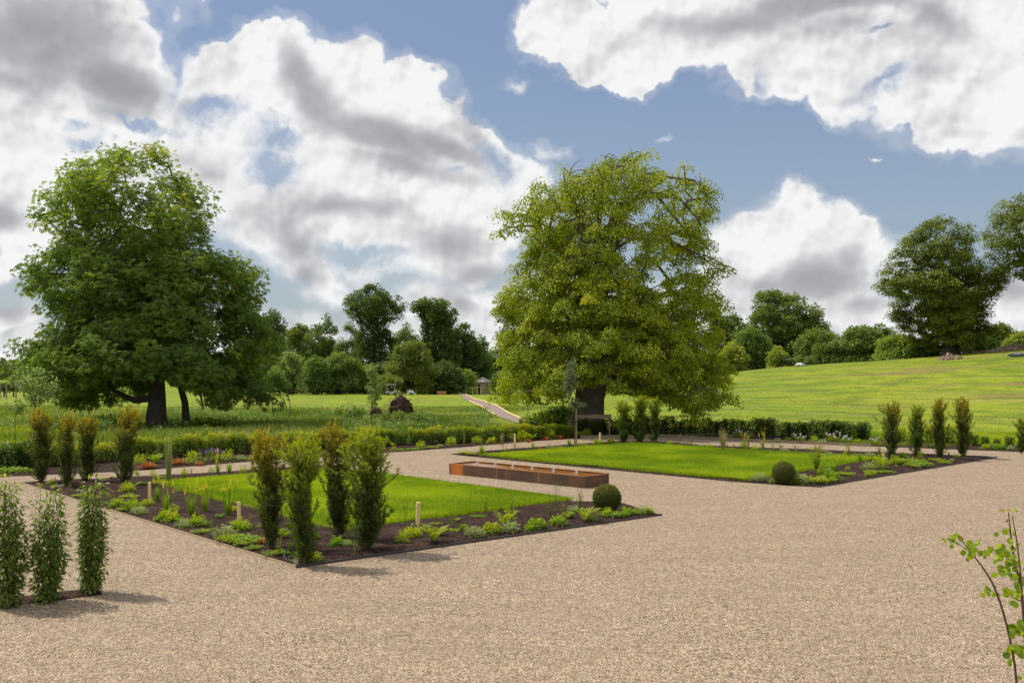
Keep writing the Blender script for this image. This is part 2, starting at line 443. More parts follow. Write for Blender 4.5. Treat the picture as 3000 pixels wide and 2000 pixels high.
# ------------------------------------------------------------------ materials
def mat(name):
    m = bpy.data.materials.new(name); m.use_nodes = True
    t = NT(m.node_tree); p = m.node_tree.nodes['Principled BSDF']
    return m, t, p
def leaf_mat(name, stops, trans=.35, rough=.55, hue=0.0, spec=.25, objvar=0.0, zgrad=None):
    """leaves: colour runs over the stops with the per-leaf value; light also passes through"""
    m, t, p = mat(name)
    rp = t.new('ShaderNodeValToRGB'); t.l.new(t.attr('v'), rp.inputs[0])
    e = rp.color_ramp.elements
    e[0].position = stops[0][0]; e[0].color = tuple(stops[0][1]) + (1,)
    e[1].position = stops[-1][0]; e[1].color = tuple(stops[-1][1]) + (1,)
    for q, c in stops[1:-1]: x = e.new(q); x.color = tuple(c) + (1,)
    c = rp.outputs[0]
    if objvar:
        oi = t.new('ShaderNodeObjectInfo')
        hs = t.new('ShaderNodeHueSaturation'); t.l.new(c, hs.inputs['Color'])
        t.put(hs.inputs['Hue'], t.mr(oi.outputs['Random'], 0, 1, .5 - objvar * .12, .5 + objvar * .08, False))
        t.put(hs.inputs['Value'], t.mr(oi.outputs['Random'], 0, 1, 1 + objvar * .5, 1 - objvar * .4, False))
        c = hs.outputs[0]
    t.l.new(c, p.inputs['Base Color'])
    p.inputs['Roughness'].default_value = rough
    p.inputs['Specular IOR Level'].default_value = spec
    tr = t.new('ShaderNodeBsdfTranslucent')
    hs = t.new('ShaderNodeHueSaturation'); t.l.new(c, hs.inputs['Color']); hs.inputs['Saturation'].default_value = 1.15; hs.inputs['Value'].default_value = 1.5
    t.l.new(hs.outputs[0], tr.inputs[0])
    mx = t.new('ShaderNodeMixShader'); mx.inputs[0].default_value = trans
    t.l.new(p.outputs[0], mx.inputs[1]); t.l.new(tr.outputs[0], mx.inputs[2])
    t.l.new(mx.outputs[0], m.node_tree.nodes['Material Output'].inputs[0])
    return m
def bump(t, p, h, strength=.5, dist=.02, prev=None):
    b = t.new('ShaderNodeBump'); b.inputs['Strength'].default_value = strength; b.inputs['Distance'].default_value = dist
    t.l.new(h, b.inputs['Height'])
    if prev is not None: t.l.new(prev, b.inputs['Normal'])
    t.l.new(b.outputs[0], p.inputs['Normal']); return b.outputs[0]
def pos(t):
    g = t.new('ShaderNodeNewGeometry'); return g.outputs['Position']
def bark_mat(name, c1, c2, sc=6.0):
    m, t, p = mat(name)
    v = t.vec('MULTIPLY', pos(t), (1, 1, .3))
    n = t.noise(v, sc, 6, .65); n2 = t.noise(v, sc * .15, 3)
    t.l.new(t.mix(t.mr(n, .3, .7), c1, t.mix(n2, c2, c1)), p.inputs['Base Color'])
    p.inputs['Roughness'].default_value = .9
    bump(t, p, n, .8, .05)
    return m

# gravel -------------------------------------------------------------
M_GRAVEL, t, p = mat('gravel')
P = pos(t)
wv = t.vec('MULTIPLY_ADD', t.noise(P, 3.0, 3, out=1), (.03, .03, 0), P)
stone = t.new('ShaderNodeTexVoronoi'); t.l.new(wv, stone.inputs['Vector']); stone.inputs['Scale'].default_value = 45
sepc = t.new('ShaderNodeSeparateColor'); t.l.new(stone.outputs['Color'], sepc.inputs[0])
rp = t.new('ShaderNodeValToRGB'); t.l.new(sepc.outputs[0], rp.inputs[0])
e = rp.color_ramp.elements
e[0].position = 0; e[0].color = (.085, .055, .038, 1); e[1].position = 1; e[1].color = (.86, .74, .60, 1)
for q, c in ((.12, (.20, .135, .09)), (.35, (.46, .32, .19)), (.6, (.61, .45, .28)), (.85, (.79, .62, .41))):
    x = e.new(q); x.color = c + (1,)
st2 = t.new('ShaderNodeTexVoronoi'); t.l.new(wv, st2.inputs['Vector']); st2.inputs['Scale'].default_value = 19
sep2 = t.new('ShaderNodeSeparateColor'); t.l.new(st2.outputs['Color'], sep2.inputs[0])
big = t.noise(P, .55, 4, .6); mid = t.noise(P, 6.5, 6, .7)
streak = t.noise(t.vec('MULTIPLY', P, (.45, 1.5, 1)), .9, 4, .6)
c = t.mix(t.mr(big, .35, .7), rp.outputs[0], t.mix(.5, rp.outputs[0], (.50, .37, .255)))
c = t.mix(.14, c, t.mix(sep2.outputs[1], (.17, .12, .085), (.66, .54, .41)))
val = t.math('MULTIPLY_ADD', t.mr(mid, .32, .68), .32, .86)
val = t.math('MULTIPLY', val, t.math('MULTIPLY_ADD', t.mr(streak, .35, .65), .10, .96))
c = t.mix(t.mr(stone.outputs['Distance'], .30, .62, 0, .62), c, (.10, .075, .055))
c = t.mix(t.mr(t.noise(P, 23, 3, .7), .60, .74, 0, .75), c, (.09, .065, .05))
sc_ = t.vec('SCALE', c); t.l.new(val, sc_.node.inputs['Scale'])
t.l.new(sc_, p.inputs['Base Color'])
p.inputs['Roughness'].default_value = .85
p.inputs['Specular IOR Level'].default_value = .25
b1 = bump(t, p, t.math('ADD', t.math('MULTIPLY', stone.outputs['Distance'], -1.0), t.math('MULTIPLY', sepc.outputs[1], .8)), .9, .018)
b2 = bump(t, p, t.math('ADD', mid, t.math('MULTIPLY', t.noise(P, 14, 4, .6), .35)), .75, .07, b1)

# mulch --------------------------------------------------------------
M_SOIL, t, p = mat('mulch')
P = pos(t)
v1 = t.new('ShaderNodeTexVoronoi'); t.l.new(t.vec('MULTIPLY', P, (1, .6, 1)), v1.inputs['Vector']); v1.inputs['Scale'].default_value = 30
s1 = t.new('ShaderNodeSeparateColor'); t.l.new(v1.outputs['Color'], s1.inputs[0])
n1 = t.noise(P, 2.2, 5, .6)
c = t.mix(s1.outputs[0], (.010, .006, .005), (.055, .031, .024))
c = t.mix(t.mr(n1, .45, .7), c, t.mix(s1.outputs[1], (.025, .013, .011), (.095, .053, .04)))
t.l.new(c, p.inputs['Base Color']); p.inputs['Roughness'].default_value = .95; p.inputs['Specular IOR Level'].default_value = .1
b1 = bump(t, p, s1.outputs[2], .9, .03); bump(t, p, t.noise(P, 7, 4, .6), .8, .06, b1)

# lawn and field -----------------------------------------------------
M_LAWN, t, p = mat('lawn_grass')
P = pos(t)
c = t.mix(t.mr(t.noise(P, .8, 4), .35, .65), (.17, .25, .010), (.23, .31, .012))
c = t.mix(t.mr(t.noise(P, 60, 3, .7), .3, .75), c, (.14, .20, .008))
t.l.new(c, p.inputs['Base Color']); p.inputs['Roughness'].default_value = .8; p.inputs['Specular IOR Level'].default_value = .12
bump(t, p, t.noise(P, 45, 4, .7), .6, .03)

M_FIELD, t, p = mat('field_grass')
P = pos(t)
sx = t.new('ShaderNodeSeparateXYZ'); t.l.new(P, sx.inputs[0])
nb_ = t.noise(P, .045, 5, .55); nm = t.noise(P, .35, 5, .6); nf_ = t.noise(t.vec('MULTIPLY', P, (1, .5, 1)), 3.5, 5, .7)
c = t.mix(t.mr(nb_, .35, .65), (.155, .225, .012), (.235, .275, .016))
c = t.mix(t.math('MULTIPLY', t.mr(nm, .38, .66), .85), c, (.085, .14, .014))
c = t.mix(t.math('MULTIPLY', t.mr(t.noise(P, .11, 5, .65), .50, .66), .6), c, (.20, .20, .04))
c = t.mix(t.math('MULTIPLY', t.mr(nf_, .4, .75), .6), c, (.27, .28, .045))
# mowing rows on the rise
rowco = t.math('ADD', t.math('ADD', sx.outputs[1], t.math('MULTIPLY', sx.outputs[0], .5)), t.math('MULTIPLY', t.noise(P, .06, 3), 9.0))
fr = t.math('FRACT', t.math('MULTIPLY', rowco, 1 / 5.6))
tri = t.math('ABSOLUTE', t.math('SUBTRACT', fr, .5))
line = t.mr(t.math('ADD', tri, t.math('MULTIPLY', t.math('SUBTRACT', nm, .5), .12)), .40, .47)
pale = t.mr(t.math('ADD', t.math('ABSOLUTE', t.math('SUBTRACT', fr, .86)), t.math('MULTIPLY', t.math('SUBTRACT', nf_, .5), .08)), .07, .02)
uu = t.math('DIVIDE', sx.outputs[0], t.math('MAXIMUM', sx.outputs[1], 30))
rowmask = t.math('MULTIPLY', t.mr(uu, .05, .17), t.math('MULTIPLY', t.mr(sx.outputs[1], 52, 58), t.mr(sx.outputs[1], 118, 88)))
brk = t.mr(t.noise(t.vec('MULTIPLY', P, (.5, 1, 1)), .35, 4, .6), .36, .58)
c = t.mix(t.math('MULTIPLY', t.math('MULTIPLY', line, rowmask), t.math('MULTIPLY', brk, .62)), c, (.065, .095, .016))
c = t.mix(t.math('MULTIPLY', t.math('MULTIPLY', pale, rowmask), t.math('MULTIPLY', brk, .45)), c, (.30, .27, .11))
# worn earth showing on the rise
br = t.math('MULTIPLY', t.math('MULTIPLY', t.mr(t.noise(t.vec('MULTIPLY', P, (.35, 1, 1)), .16, 4, .6), .55, .63), t.mr(uu, .26, .40)), t.mr(sx.outputs[1], 60, 70))
c = t.mix(t.math('MULTIPLY', br, .8), c, t.mix(nf_, (.26, .15, .09), (.16, .15, .05)))
t.l.new(c, p.inputs['Base Color']); p.inputs['Roughness'].default_value = .9; p.inputs['Specular IOR Level'].default_value = .08
b1 = bump(t, p, t.math('SUBTRACT', nm, t.math('MULTIPLY', t.math('MULTIPLY', line, rowmask), .8)), .4, .4); bump(t, p, nf_, .35, .08, b1)

# foliage ------------------------------------------------------------
M_GRASS = leaf_mat('grass_blades', [(0, (.16, .24, .010)), (.6, (.24, .33, .012)), (1, (.33, .40, .02))], .42)
M_MEADOW = leaf_mat('meadow_blades', [(0, (.07, .115, .022)), (.5, (.175, .235, .035)), (.8, (.29, .32, .08)), (1, (.46, .42, .20))], .42)
M_CHESTNUT = leaf_mat('chestnut_leaves', [(0, (.10, .155, .035)), (.5, (.175, .25, .042)), (.85, (.29, .35, .05)), (1, (.42, .38, .09))], .48)
M_BEECH = leaf_mat('beech_leaves', [(0, (.075, .13, .012)), (.5, (.235, .295, .011)), (.85, (.44, .46, .013)), (1, (.58, .52, .02))], .38)
M_BEECH_D = leaf_mat('dark_beech_leaves', [(0, (.07, .11, .016)), (.5, (.14, .185, .018)), (1, (.26, .28, .03))], .35)
M_OAK = leaf_mat('oak_leaves', [(0, (.055, .095, .028)), (.5, (.11, .165, .035)), (1, (.22, .28, .05))], .38, objvar=.14)
M_BUSH = leaf_mat('bush_leaves', [(0, (.09, .14, .04)), (.5, (.17, .24, .055)), (1, (.28, .35, .06))], .35, objvar=.2)
M_HEDGE = leaf_mat('hedge_leaves', [(0, (.022, .045, .009)), (.45, (.09, .15, .014)), (1, (.33, .38, .02))], .38, objvar=.3)
M_YEW = leaf_mat('yew_needles', [(0, (.03, .05, .014)), (.35, (.075, .105, .016)), (.6, (.17, .17, .014)), (.82, (.31, .26, .015)), (1, (.38, .27, .02))], .42, rough=.45, spec=.35)
M_YEWG = leaf_mat('green_yew_needles', [(0, (.03, .06, .014)), (.35, (.08, .125, .016)), (.7, (.22, .28, .012)), (1, (.40, .42, .015))], .42, rough=.45, spec=.35)
M_LAUREL = leaf_mat('laurel_leaves', [(0, (.085, .13, .03)), (.5, (.165, .225, .045)), (.85, (.29, .36, .045)), (1, (.48, .42, .05))], .4, rough=.42, spec=.3)
M_BOX = leaf_mat('box_leaves', [(0, (.04, .065, .012)), (.6, (.09, .12, .014)), (1, (.25, .21, .02))], .3)
M_PERE = leaf_mat('perennial_leaves', [(0, (.07, .13, .012)), (.5, (.19, .29, .02)), (1, (.36, .44, .03))], .42, objvar=.25)
M_LIME = leaf_mat('lime_leaves', [(0, (.14, .22, .012)), (.5, (.26, .34, .015)), (1, (.42, .45, .03))], .4)
M_ORANGE = leaf_mat('orange_blades', [(0, (.20, .06, .015)), (.5, (.36, .12, .03)), (1, (.50, .22, .06))], .3)
M_STRAW = leaf_mat('straw_blades', [(0, (.14, .12, .045)), (.5, (.28, .24, .10)), (1, (.42, .36, .18))], .3)
M_PALE = leaf_mat('pale_leaves', [(0, (.11, .15, .05)), (.5, (.23, .28, .09)), (1, (.40, .42, .19))], .4)
M_YELLOW = leaf_mat('yellow_petals', [(0, (.55, .42, .02)), (1, (.85, .70, .06))], .3)
M_WHITE = leaf_mat('white_petals', [(0, (.6, .6, .56)), (1, (.85, .85, .8))], .3)
M_PURPLE = leaf_mat('purple_petals', [(0, (.13, .08, .28)), (1, (.30, .22, .50))], .3)
M_ROUND = leaf_mat('round_leaves', [(0, (.10, .17, .012)), (.5, (.22, .32, .015)), (.9, (.42, .48, .02)), (1, (.30, .14, .02))], .45, rough=.4, spec=.4)
M_BARK = bark_mat('bark', (.055, .042, .032), (.12, .10, .075))
M_BARK_G = bark_mat('grey_bark', (.085, .075, .055), (.20, .175, .13), 3.0)
M_TWIG = bark_mat('twig_bark', (.10, .055, .03), (.16, .10, .06), 20)
def plain(name, c, rough=.7, var=.15, sc=8.0, metal=0.0, spec=.4, bs=.2):
    m, t, p = mat(name)
    n = t.noise(pos(t), sc, 5, .6)
    a = tuple(x * (1 - var) for x in c); b = tuple(min(1, x * (1 + var)) for x in c)
    t.l.new(t.mix(n, a, b), p.inputs['Base Color'])
    p.inputs['Roughness'].default_value = rough; p.inputs['Metallic'].default_value = metal; p.inputs['Specular IOR Level'].default_value = spec
    bump(t, p, n, bs, .01)
    return m
M_TIMBER = plain('pale_timber', (.80, .60, .26), .7, .2, 14)
M_OLDWOOD = plain('weathered_timber', (.24, .19, .12), .8, .25, 10)
M_EDGE = plain('edging_strip', (.38, .29, .18), .7, .25, 12)
M_DARKEDGE = plain('dark_edging', (.06, .05, .045), .7, .25, 12)
# ------------------------------------------------------------------ ground, gravel, beds, lawns
def build_ground():
    us = np.concatenate([np.linspace(-3, -.75, 14), np.linspace(-.74, .74, 240), np.linspace(.75, 3, 14)])
    ys = np.concatenate([np.linspace(-60, 40, 14), np.linspace(42, 130, 170), np.geomspace(131, 2600, 90)])
    V = np.array([[u * max(y, 40), y, 0] for y in ys for u in us])
    V[:, 2] = ground_h(V[:, 0], V[:, 1]) - .04 * (1 - sstep(46, 52, V[:, 1]))
    n = len(us); k = np.arange((len(ys) - 1) * n).reshape(len(ys) - 1, n)[:, :-1].ravel()
    mb = MB(); mb.add(V, np.stack([k, k + 1, k + 1 + n, k + n], 1))
    tag(mb.obj('ground', M_FIELD, smooth=True), kind='structure')
build_ground()

def sheet(name, poly, z, mat, cell=None, amp=0.0, kind='structure', seed=0, edge=.25):
    """a laid sheet; cut into cells and gently heaped when amp is given"""
    bm = bmesh.new()
    vs = [bm.verts.new((p[0], p[1], z)) for p in poly]
    f = bm.faces.new(vs)
    if f.normal.z < 0: bmesh.ops.reverse_faces(bm, faces=bm.faces[:])
    if cell:
        P = np.array([p[:2] for p in poly]); lo = P.min(0); hi = P.max(0)
        for ax in (0, 1):
            for c in np.arange(lo[ax] + cell, hi[ax], cell):
                co = [0, 0, 0]; co[ax] = c; no = [0, 0, 0]; no[ax] = 1
                bmesh.ops.bisect_plane(bm, geom=bm.verts[:] + bm.edges[:] + bm.faces[:], plane_co=co, plane_no=no)
        Q = np.array([v.co[:] for v in bm.verts])
        dmin = np.full(len(Q), 9.0)
        for i in range(len(P)):
            a, b = P[i], P[(i + 1) % len(P)]; ab = b - a
            tt = np.clip(((Q[:, :2] - a) @ ab) / (ab @ ab), 0, 1)
            dmin = np.minimum(dmin, np.linalg.norm(Q[:, :2] - a - tt[:, None] * ab, axis=1))
        h = amp * np.clip(dmin / edge, 0, 1) * (.35 + 1.3 * fbm(Q[:, 0] + seed, Q[:, 1], 1.7, 4))
        for v, dz in zip(bm.verts, h): v.co.z += dz
    bmesh.ops.triangulate(bm, faces=bm.faces[:], ngon_method='EAR_CLIP')
    me = bpy.data.meshes.new(name); bm.to_mesh(me); bm.free()
    for q in me.polygons: q.use_smooth = bool(cell)
    o = link(name, me, mat)
    return tag(o, kind=kind) if kind else o
FP = lambda *pts: [flat(*p)[:2] for p in pts]

BOUND = [(-700, 1427), (0, 1397), (402, 1379), (742, 1351), (1147, 1325), (1350, 1310), (1568, 1291.6), (1740, 1281), (1943, 1278), (2100, 1288), (2552, 1307), (3000, 1324), (3700, 1352)]
bnd = FP(*BOUND)
sheet('gravel', bnd + [(45, 20), (45, -25), (-45, -25), (-45, 15)], 0.0, M_GRAVEL)
HEDGE_L = FP((-260, 1394), (77, 1371), (400, 1347), (742, 1326), (1150, 1306), (1400, 1295), (1660, 1282))
HEDGE_R = FP((1700, 1277), (1960, 1271), (2100, 1273), (2552, 1290), (2640, 1294))
far = FP((-700, 1405), (-260, 1378), (77, 1358), (400, 1337), (742, 1318), (1150, 1299), (1400, 1287), (1660, 1272), (1700, 1262), (1960, 1261), (2552, 1283), (3000, 1305), (3700, 1330))
sheet('planting_border', bnd + far[::-1], -.02, M_SOIL, .6, .05)

BED_L = FP((55, 1414), (867, 1663), (1939, 1509), (1826, 1474), (1760, 1470), (1672, 1469), (1133, 1397), (979, 1374), (990, 1361), (742, 1378), (420, 1396))
LAWN_L = FP((448, 1419), (1000, 1561), (1668, 1469), (979, 1377))
BED_R = FP((1318, 1330), (1411, 1340), (2150, 1411), (2398, 1427), (2921, 1340), (2559, 1325), (2100, 1307), (1930, 1294), (1800, 1293))
LAWN_R = FP((1411, 1338), (2185, 1411), (2400, 1376), (2575, 1346), (2100, 1319), (1866, 1302))
BED_F = FP((-260, 1822), (60, 1772), (300, 1741), (285, 1722), (60, 1748), (-260, 1795))
bed_specs = [('flower_bed', BED_L, 1), ('flower_bed', BED_R, 2), ('flower_bed', BED_F, 3)]
for nm, poly, sd_ in bed_specs: sheet(nm, poly, .012, M_SOIL, .22, .05, seed=sd_ * 7)
for nm, poly in (('lawn', LAWN_L), ('lawn', LAWN_R)): sheet(nm, poly, .085, M_LAWN, .8, .012, edge=.5)

def grass_on(poly, n, name, z, h, w, seed, mat=M_GRASS, tint=(.5, .3)):
    r = rs(seed); P = fill(poly, n, r)
    a = r.rand(n) * 6.28; tilt = r.normal(size=(n, 2)) * .35
    d = norm(np.stack([tilt[:, 0], tilt[:, 1], np.ones(n)], 1)); up = np.stack([np.cos(a), np.sin(a), np.zeros(n)], 1)
    S = np.stack([np.full(n, w), h * (.6 + .8 * r.rand(n)), np.full(n, 1)], 1)
    mb = MB()
    patch = fbm(P[:, 0] + seed * 9, P[:, 1], .45, 4)
    scatter(mb, *BLADE, np.column_stack([P, np.full(n, z)]), frames(d, up), S, np.clip(tint[0] + (patch - .5) * 3.2 + r.normal(size=n) * tint[1] * .6, 0, 1))
    return tag(mb.obj(name, mat), 'short bright green grass covering the lawn', 'grass', kind='stuff')
g1 = grass_on(LAWN_L, 90000, 'lawn_grass', .09, .05, .016, 1)
g1['label'] = 'short bright green grass of the lawn left of the rusty trough'
g2 = grass_on(LAWN_R, 90000, 'lawn_grass', .09, .055, .018, 2)
g2['label'] = 'short bright green grass of the lawn right of the rusty trough'
# turf rim that hides the cut edge
def rim(poly, n, seed):
    r = rs(seed); P = np.array([p[:2] for p in poly]); Q = []
    L = np.linalg.norm(np.roll(P, -1, 0) - P, axis=1)
    for i in range(len(P)):
        k = int(n * L[i] / L.sum()); tt = r.rand(k)[:, None]
        Q.append(P[i] + (np.roll(P, -1, 0)[i] - P[i]) * tt + r.normal(size=(k, 2)) * .05)
    return np.concatenate(Q)
for poly, o_, sd_ in ((LAWN_L, g1, 3), (LAWN_R, g2, 4)):
    r = rs(sd_); Q = rim(poly, 14000, sd_); n = len(Q)
    a = r.rand(n) * 6.28; tl = r.normal(size=(n, 2)) * .5
    mb = MB(); scatter(mb, *BLADE, np.column_stack([Q, np.full(n, .02)]), frames(norm(np.stack([tl[:, 0], tl[:, 1], np.ones(n)], 1)), np.stack([np.cos(a), np.sin(a), 0 * a], 1)),
                       np.stack([np.full(n, .018), .09 + .06 * r.rand(n), np.ones(n)], 1), np.clip(.4 + .2 * r.normal(size=n), 0, 1))
    me = mb.mesh('x'); bm = bmesh.new(); bm.from_mesh(o_.data); bm.from_mesh(me); bm.to_mesh(o_.data); bm.free()

# timber and steel edging of the beds
def strip(mb, pts, w_, z0, z1, c=.5):
    pts = [np.array(p[:2]) for p in pts]
    for a, b in zip(pts[:-1], pts[1:]):
        d = (b - a) / np.linalg.norm(b - a); q = np.array([-d[1], d[0]]) * w_ / 2
        V = [[*(a - q), z0], [*(a + q), z0], [*(b + q), z0], [*(b - q), z0], [*(a - q), z1], [*(a + q), z1], [*(b + q), z1], [*(b - q), z1]]
        mb.add(V, [[0, 3, 2, 1], [4, 5, 6, 7], [0, 1, 5, 4], [1, 2, 6, 5], [2, 3, 7, 6], [3, 0, 4, 7]], c)
def edging(name, pts, label, mat=M_EDGE, w_=.018, h=.045):
    mb = MB(); strip(mb, pts, w_, -.03, h); return tag(mb.obj(name, mat), label, 'edging')
edging('bed_edging', BED_L[0:2], 'thin pale timber edging along the left side of the near flower bed')
edging('bed_edging', BED_L[1:3], 'dark low edging along the front of the near flower bed', M_DARKEDGE)
edging('bed_edging', BED_R[3:5], 'dark low edging along the front of the far right flower bed', M_DARKEDGE, .02, .05)
edging('lawn_edging', LAWN_L[0:2], 'pale strip between the left lawn and the poker plants', M_EDGE, .02, .10)
edging('border_edging', [np.array(b) for b in FP((1700, 1283), (1943, 1279), (2100, 1289), (2552, 1308))], 'weathered plank edging at the foot of the dark hedge beyond the path', M_OLDWOOD, .06, .13)

# track across the field
PR = [(1354, 1152), (1378, 1163), (1408, 1174), (1423, 1178), (1458, 1192), (1473, 1201), (1491, 1213), (1530, 1230), (1575, 1247)]
PL = [(1336, 1152), (1358, 1166), (1376, 1177), (1393, 1185), (1414, 1196), (1439, 1211), (1462, 1223), (1503, 1236), (1545, 1249)]
def dens_line(pts, n=60):
    W = np.array([march(*p) for p in pts]); t0 = np.linspace(0, 1, len(W)); tt = np.linspace(0, 1, n)
    X = np.interp(tt, t0, W[:, 0]); Y = np.interp(tt, t0, W[:, 1])
    return np.column_stack([X, Y, ground_h(X, Y)])
mr_ = dens_line(PR); ml_ = dens_line(PL)
mb = MB(); k = 9
G = np.array([ml_ + (mr_ - ml_) * (j / (k - 1)) for j in range(k)]).transpose(1, 0, 2)
G[:, :, 2] = ground_h(G[:, :, 0], G[:, :, 1]) + .05
q = np.arange(59)[:, None] * k + np.arange(k - 1)[None]
q = q.ravel(); mb.add(G.reshape(-1, 3), np.stack([q, q + 1, q + 1 + k, q + k], 1))
M_PATH = plain('path_stone', (.22, .165, .13), .9, .45, 5)
tag(mb.obj('field_path', M_PATH, smooth=True), kind='structure')
for side, ln, a, b in (('right', mr_, 0, 60), ('left', ml_, 14, 42)):
    mb = MB(); tubes(mb, ln[a:b - 1] + [0, 0, .10], ln[a + 1:b] + [0, 0, .10], .045, .045, 4)
    tag(mb.obj('path_edging', M_TIMBER), 'pale timber edging on the %s side of the track across the field' % side, 'edging')

# long grass between the hedge and the mown field
def meadow(name, label, n, poly_fn, hfun, wid, seed, mat=M_MEADOW, vbase=.4):
    r = rs(seed); P = poly_fn(n, r); n = len(P)
    hh = hfun(P, r); a = r.rand(n) * 6.28; tl = r.normal(size=(n, 2)) * .42
    pat = fbm(P[:, 0], P[:, 1], .22, 4)
    v = np.clip(vbase + (pat - .5) * 1.6 + r.normal(size=n) * .16 + (r.rand(n) > .93) * .35, 0, 1)
    mb = MB()
    scatter(mb, *BLADE, np.column_stack([P, ground_h(P[:, 0], P[:, 1]) - .03]), frames(norm(np.stack([tl[:, 0], tl[:, 1], np.ones(n)], 1)), np.stack([np.cos(a), np.sin(a), 0 * a], 1)),
            np.stack([wid * (.6 + .8 * r.rand(n)), hh, np.ones(n)], 1), v)
    return tag(mb.obj(name, mat), label, 'grass', kind='stuff')
path_poly = [tuple(p[:2]) for p in ml_] + [tuple(p[:2]) for p in mr_[::-1]]
hl = np.array([p[:2] for p in HEDGE_L])
def meadow_pts(u0, u1, y1, pw=1.3):
    def fn(n, r):
        u = u0 + (u1 - u0) * r.rand(n)
        # start just behind the hedge line
        uh = hl[:, 0] / hl[:, 1]; ys = np.interp(u, uh, hl[:, 1]) + .9
        Y = ys + (y1 - ys) * r.rand(n) ** pw
        P = np.column_stack([u * Y, Y]); return P[~inside(P, path_poly)]
    return fn
def tall(P, r):
    p = fbm(P[:, 0] + 40, P[:, 1], .18, 3); edge = 1 - sstep(66, 100, P[:, 1]); edge = edge * (1 - .75 * sstep(-.06, .02, P[:, 0] / P[:, 1]))
    return (.14 + .75 * np.clip(p - .32, 0, 1) * 1.4) * (.45 + .75 * r.rand(len(P))) * (.10 + .90 * edge) * (.35 + .65 * sstep(0, 5, P[:, 1] - np.interp(P[:, 0] / P[:, 1], hl[:, 0] / hl[:, 1], hl[:, 1])))
meadow('meadow_grass', 'long rough meadow grass between the hedge and the mown field', 170000, meadow_pts(-.56, .045, 104), tall, .045, 11)
# broad leaved weeds among the meadow grass
def weed_leaves(name, label, n, fn, seed, mt, hmax):
    r = rs(seed); C = fn(n, r); C = C[fbm(C[:, 0] + 70, C[:, 1] * 1.3, .35, 3) > .50]; n = len(C); k = 14
    h = hmax * (.3 + .7 * r.rand(n)); idx = np.repeat(np.arange(n), k); m = len(idx)
    P = np.column_stack([C[idx, 0] + r.normal(size=m) * .13, C[idx, 1] + r.normal(size=m) * .13, ground_h(C[idx, 0], C[idx, 1]) + h[idx] * r.rand(m)])
    mb = MB(); scatter(mb, *LEAF, P, frames(norm(rdir(r, m) + [0, 0, .4]), norm(rdir(r, m) * .7 + [0, 0, 1])), .12 * (.6 + .8 * r.rand(m)), np.clip(.3 + .5 * (P[:, 2] - P[:, 2].min()) / 3 + r.normal(size=m) * .2, 0, 1))
    return tag(mb.obj(name, mt), label, 'weeds', kind='stuff')
weed_leaves('meadow_weeds', 'leafy nettles and weeds growing in patches through the long meadow grass', 3000, meadow_pts(-.56, -.02, 84), 21, M_BUSH, .55)
weed_leaves('meadow_flowers', 'pale seed heads and small whitish flowers scattered in the long meadow grass', 1500, meadow_pts(-.56, -.02, 92), 22, M_PALE, .75)
def rise_pts(n, r):
    u = .03 + .55 * r.rand(n); Y = 50 + 68 * r.rand(n) ** 1.2; P = np.column_stack([u * Y, Y]); return P
meadow('field_grass_tufts', 'short grass tufts over the rising field on the right', 90000, rise_pts, lambda P, r: .03 + .06 * r.rand(len(P)) ** 2, .07, 12, M_MEADOW, .55)
def near_right(n, r):
    u = .33 + .25 * r.rand(n); Y = 44 + 8 * r.rand(n); return np.column_stack([u * Y, Y])
meadow('verge_grass', 'bright grass strip beyond the border at the far right', 16000, near_right, lambda P, r: .06 + .1 * r.rand(len(P)), .04, 13, M_GRASS, .6)
def weeds_pts(n, r):
    u = -.60 + .13 * r.rand(n); Y = 37.5 + 18 * r.rand(n); return np.column_stack([u * Y, Y])
meadow('weed_growth', 'tall lime green weeds behind the hedge at the far left', 14000, weeds_pts, lambda P, r: .2 + .5 * r.rand(len(P)) * fbm(P[:, 0], P[:, 1], .5, 2), .05, 14, M_LIME, .35)
# ------------------------------------------------------------------ trees
def grow(cl, trunk, r, up=.25, sag=0.0, jit=.10, forkz=None, k=2):
    """connects every clump centre back to the trunk; returns node positions, parents, and is-clump flags"""
    N = [np.array(p, float) for p in trunk]; par = [-1] + list(range(len(trunk) - 1)); tip = [-1] * len(trunk)
    fz = forkz if forkz is not None else trunk[len(trunk) // 2][2]
    org = np.array([trunk[0][0], trunk[0][1], fz])
    order = np.argsort(np.linalg.norm((cl - org) * [1, 1, .8], axis=1))
    lowest = trunk[-1][2] * .12
    for i in order:
        p = cl[i]; A = np.array(N)
        d = np.linalg.norm(A - p, axis=1)
        back = np.maximum(0, A[:, 2] - p[2] - .2)            # limbs prefer to rise towards their twigs
        cost = d + up * 2.2 * back + .18 * np.linalg.norm(A[:, :2] - org[:2], axis=1) * 0
        cost[A[:, 2] < lowest] += 5
        j = int(np.argmin(cost)); a = N[j]; L = d[j]; prev = j
        steps = max(1, int(round(L / 1.1)))
        for s in range(1, steps):
            t = s / steps
            q = a + (p - a) * t; q = q + np.array([0, 0, math.sin(t * math.pi) * L * (.10 - sag)]) + r.normal(size=3) * jit * min(L, 2) * .6
            N.append(q); par.append(prev); tip.append(-1); prev = len(N) - 1
        N.append(p.copy()); par.append(prev); tip.append(i)
    return np.array(N), np.array(par), np.array(tip)

def radii(par, tip, rt, tr_n, r_trunk, ex=2.35):
    n = len(par); a = np.zeros(n)
    for i in range(n - 1, 0, -1):
        if a[i] == 0: a[i] = rt ** ex
        a[par[i]] += a[i] * (1.0 if i >= tr_n else 1.0)
    R = a ** (1 / ex)
    f = np.linspace(0, 1, tr_n); R[:tr_n] = r_trunk * (1 - f) ** .8 * .85 + R[:tr_n] * np.clip(.15 * (1 - f) + f, 0, 1)
    return R

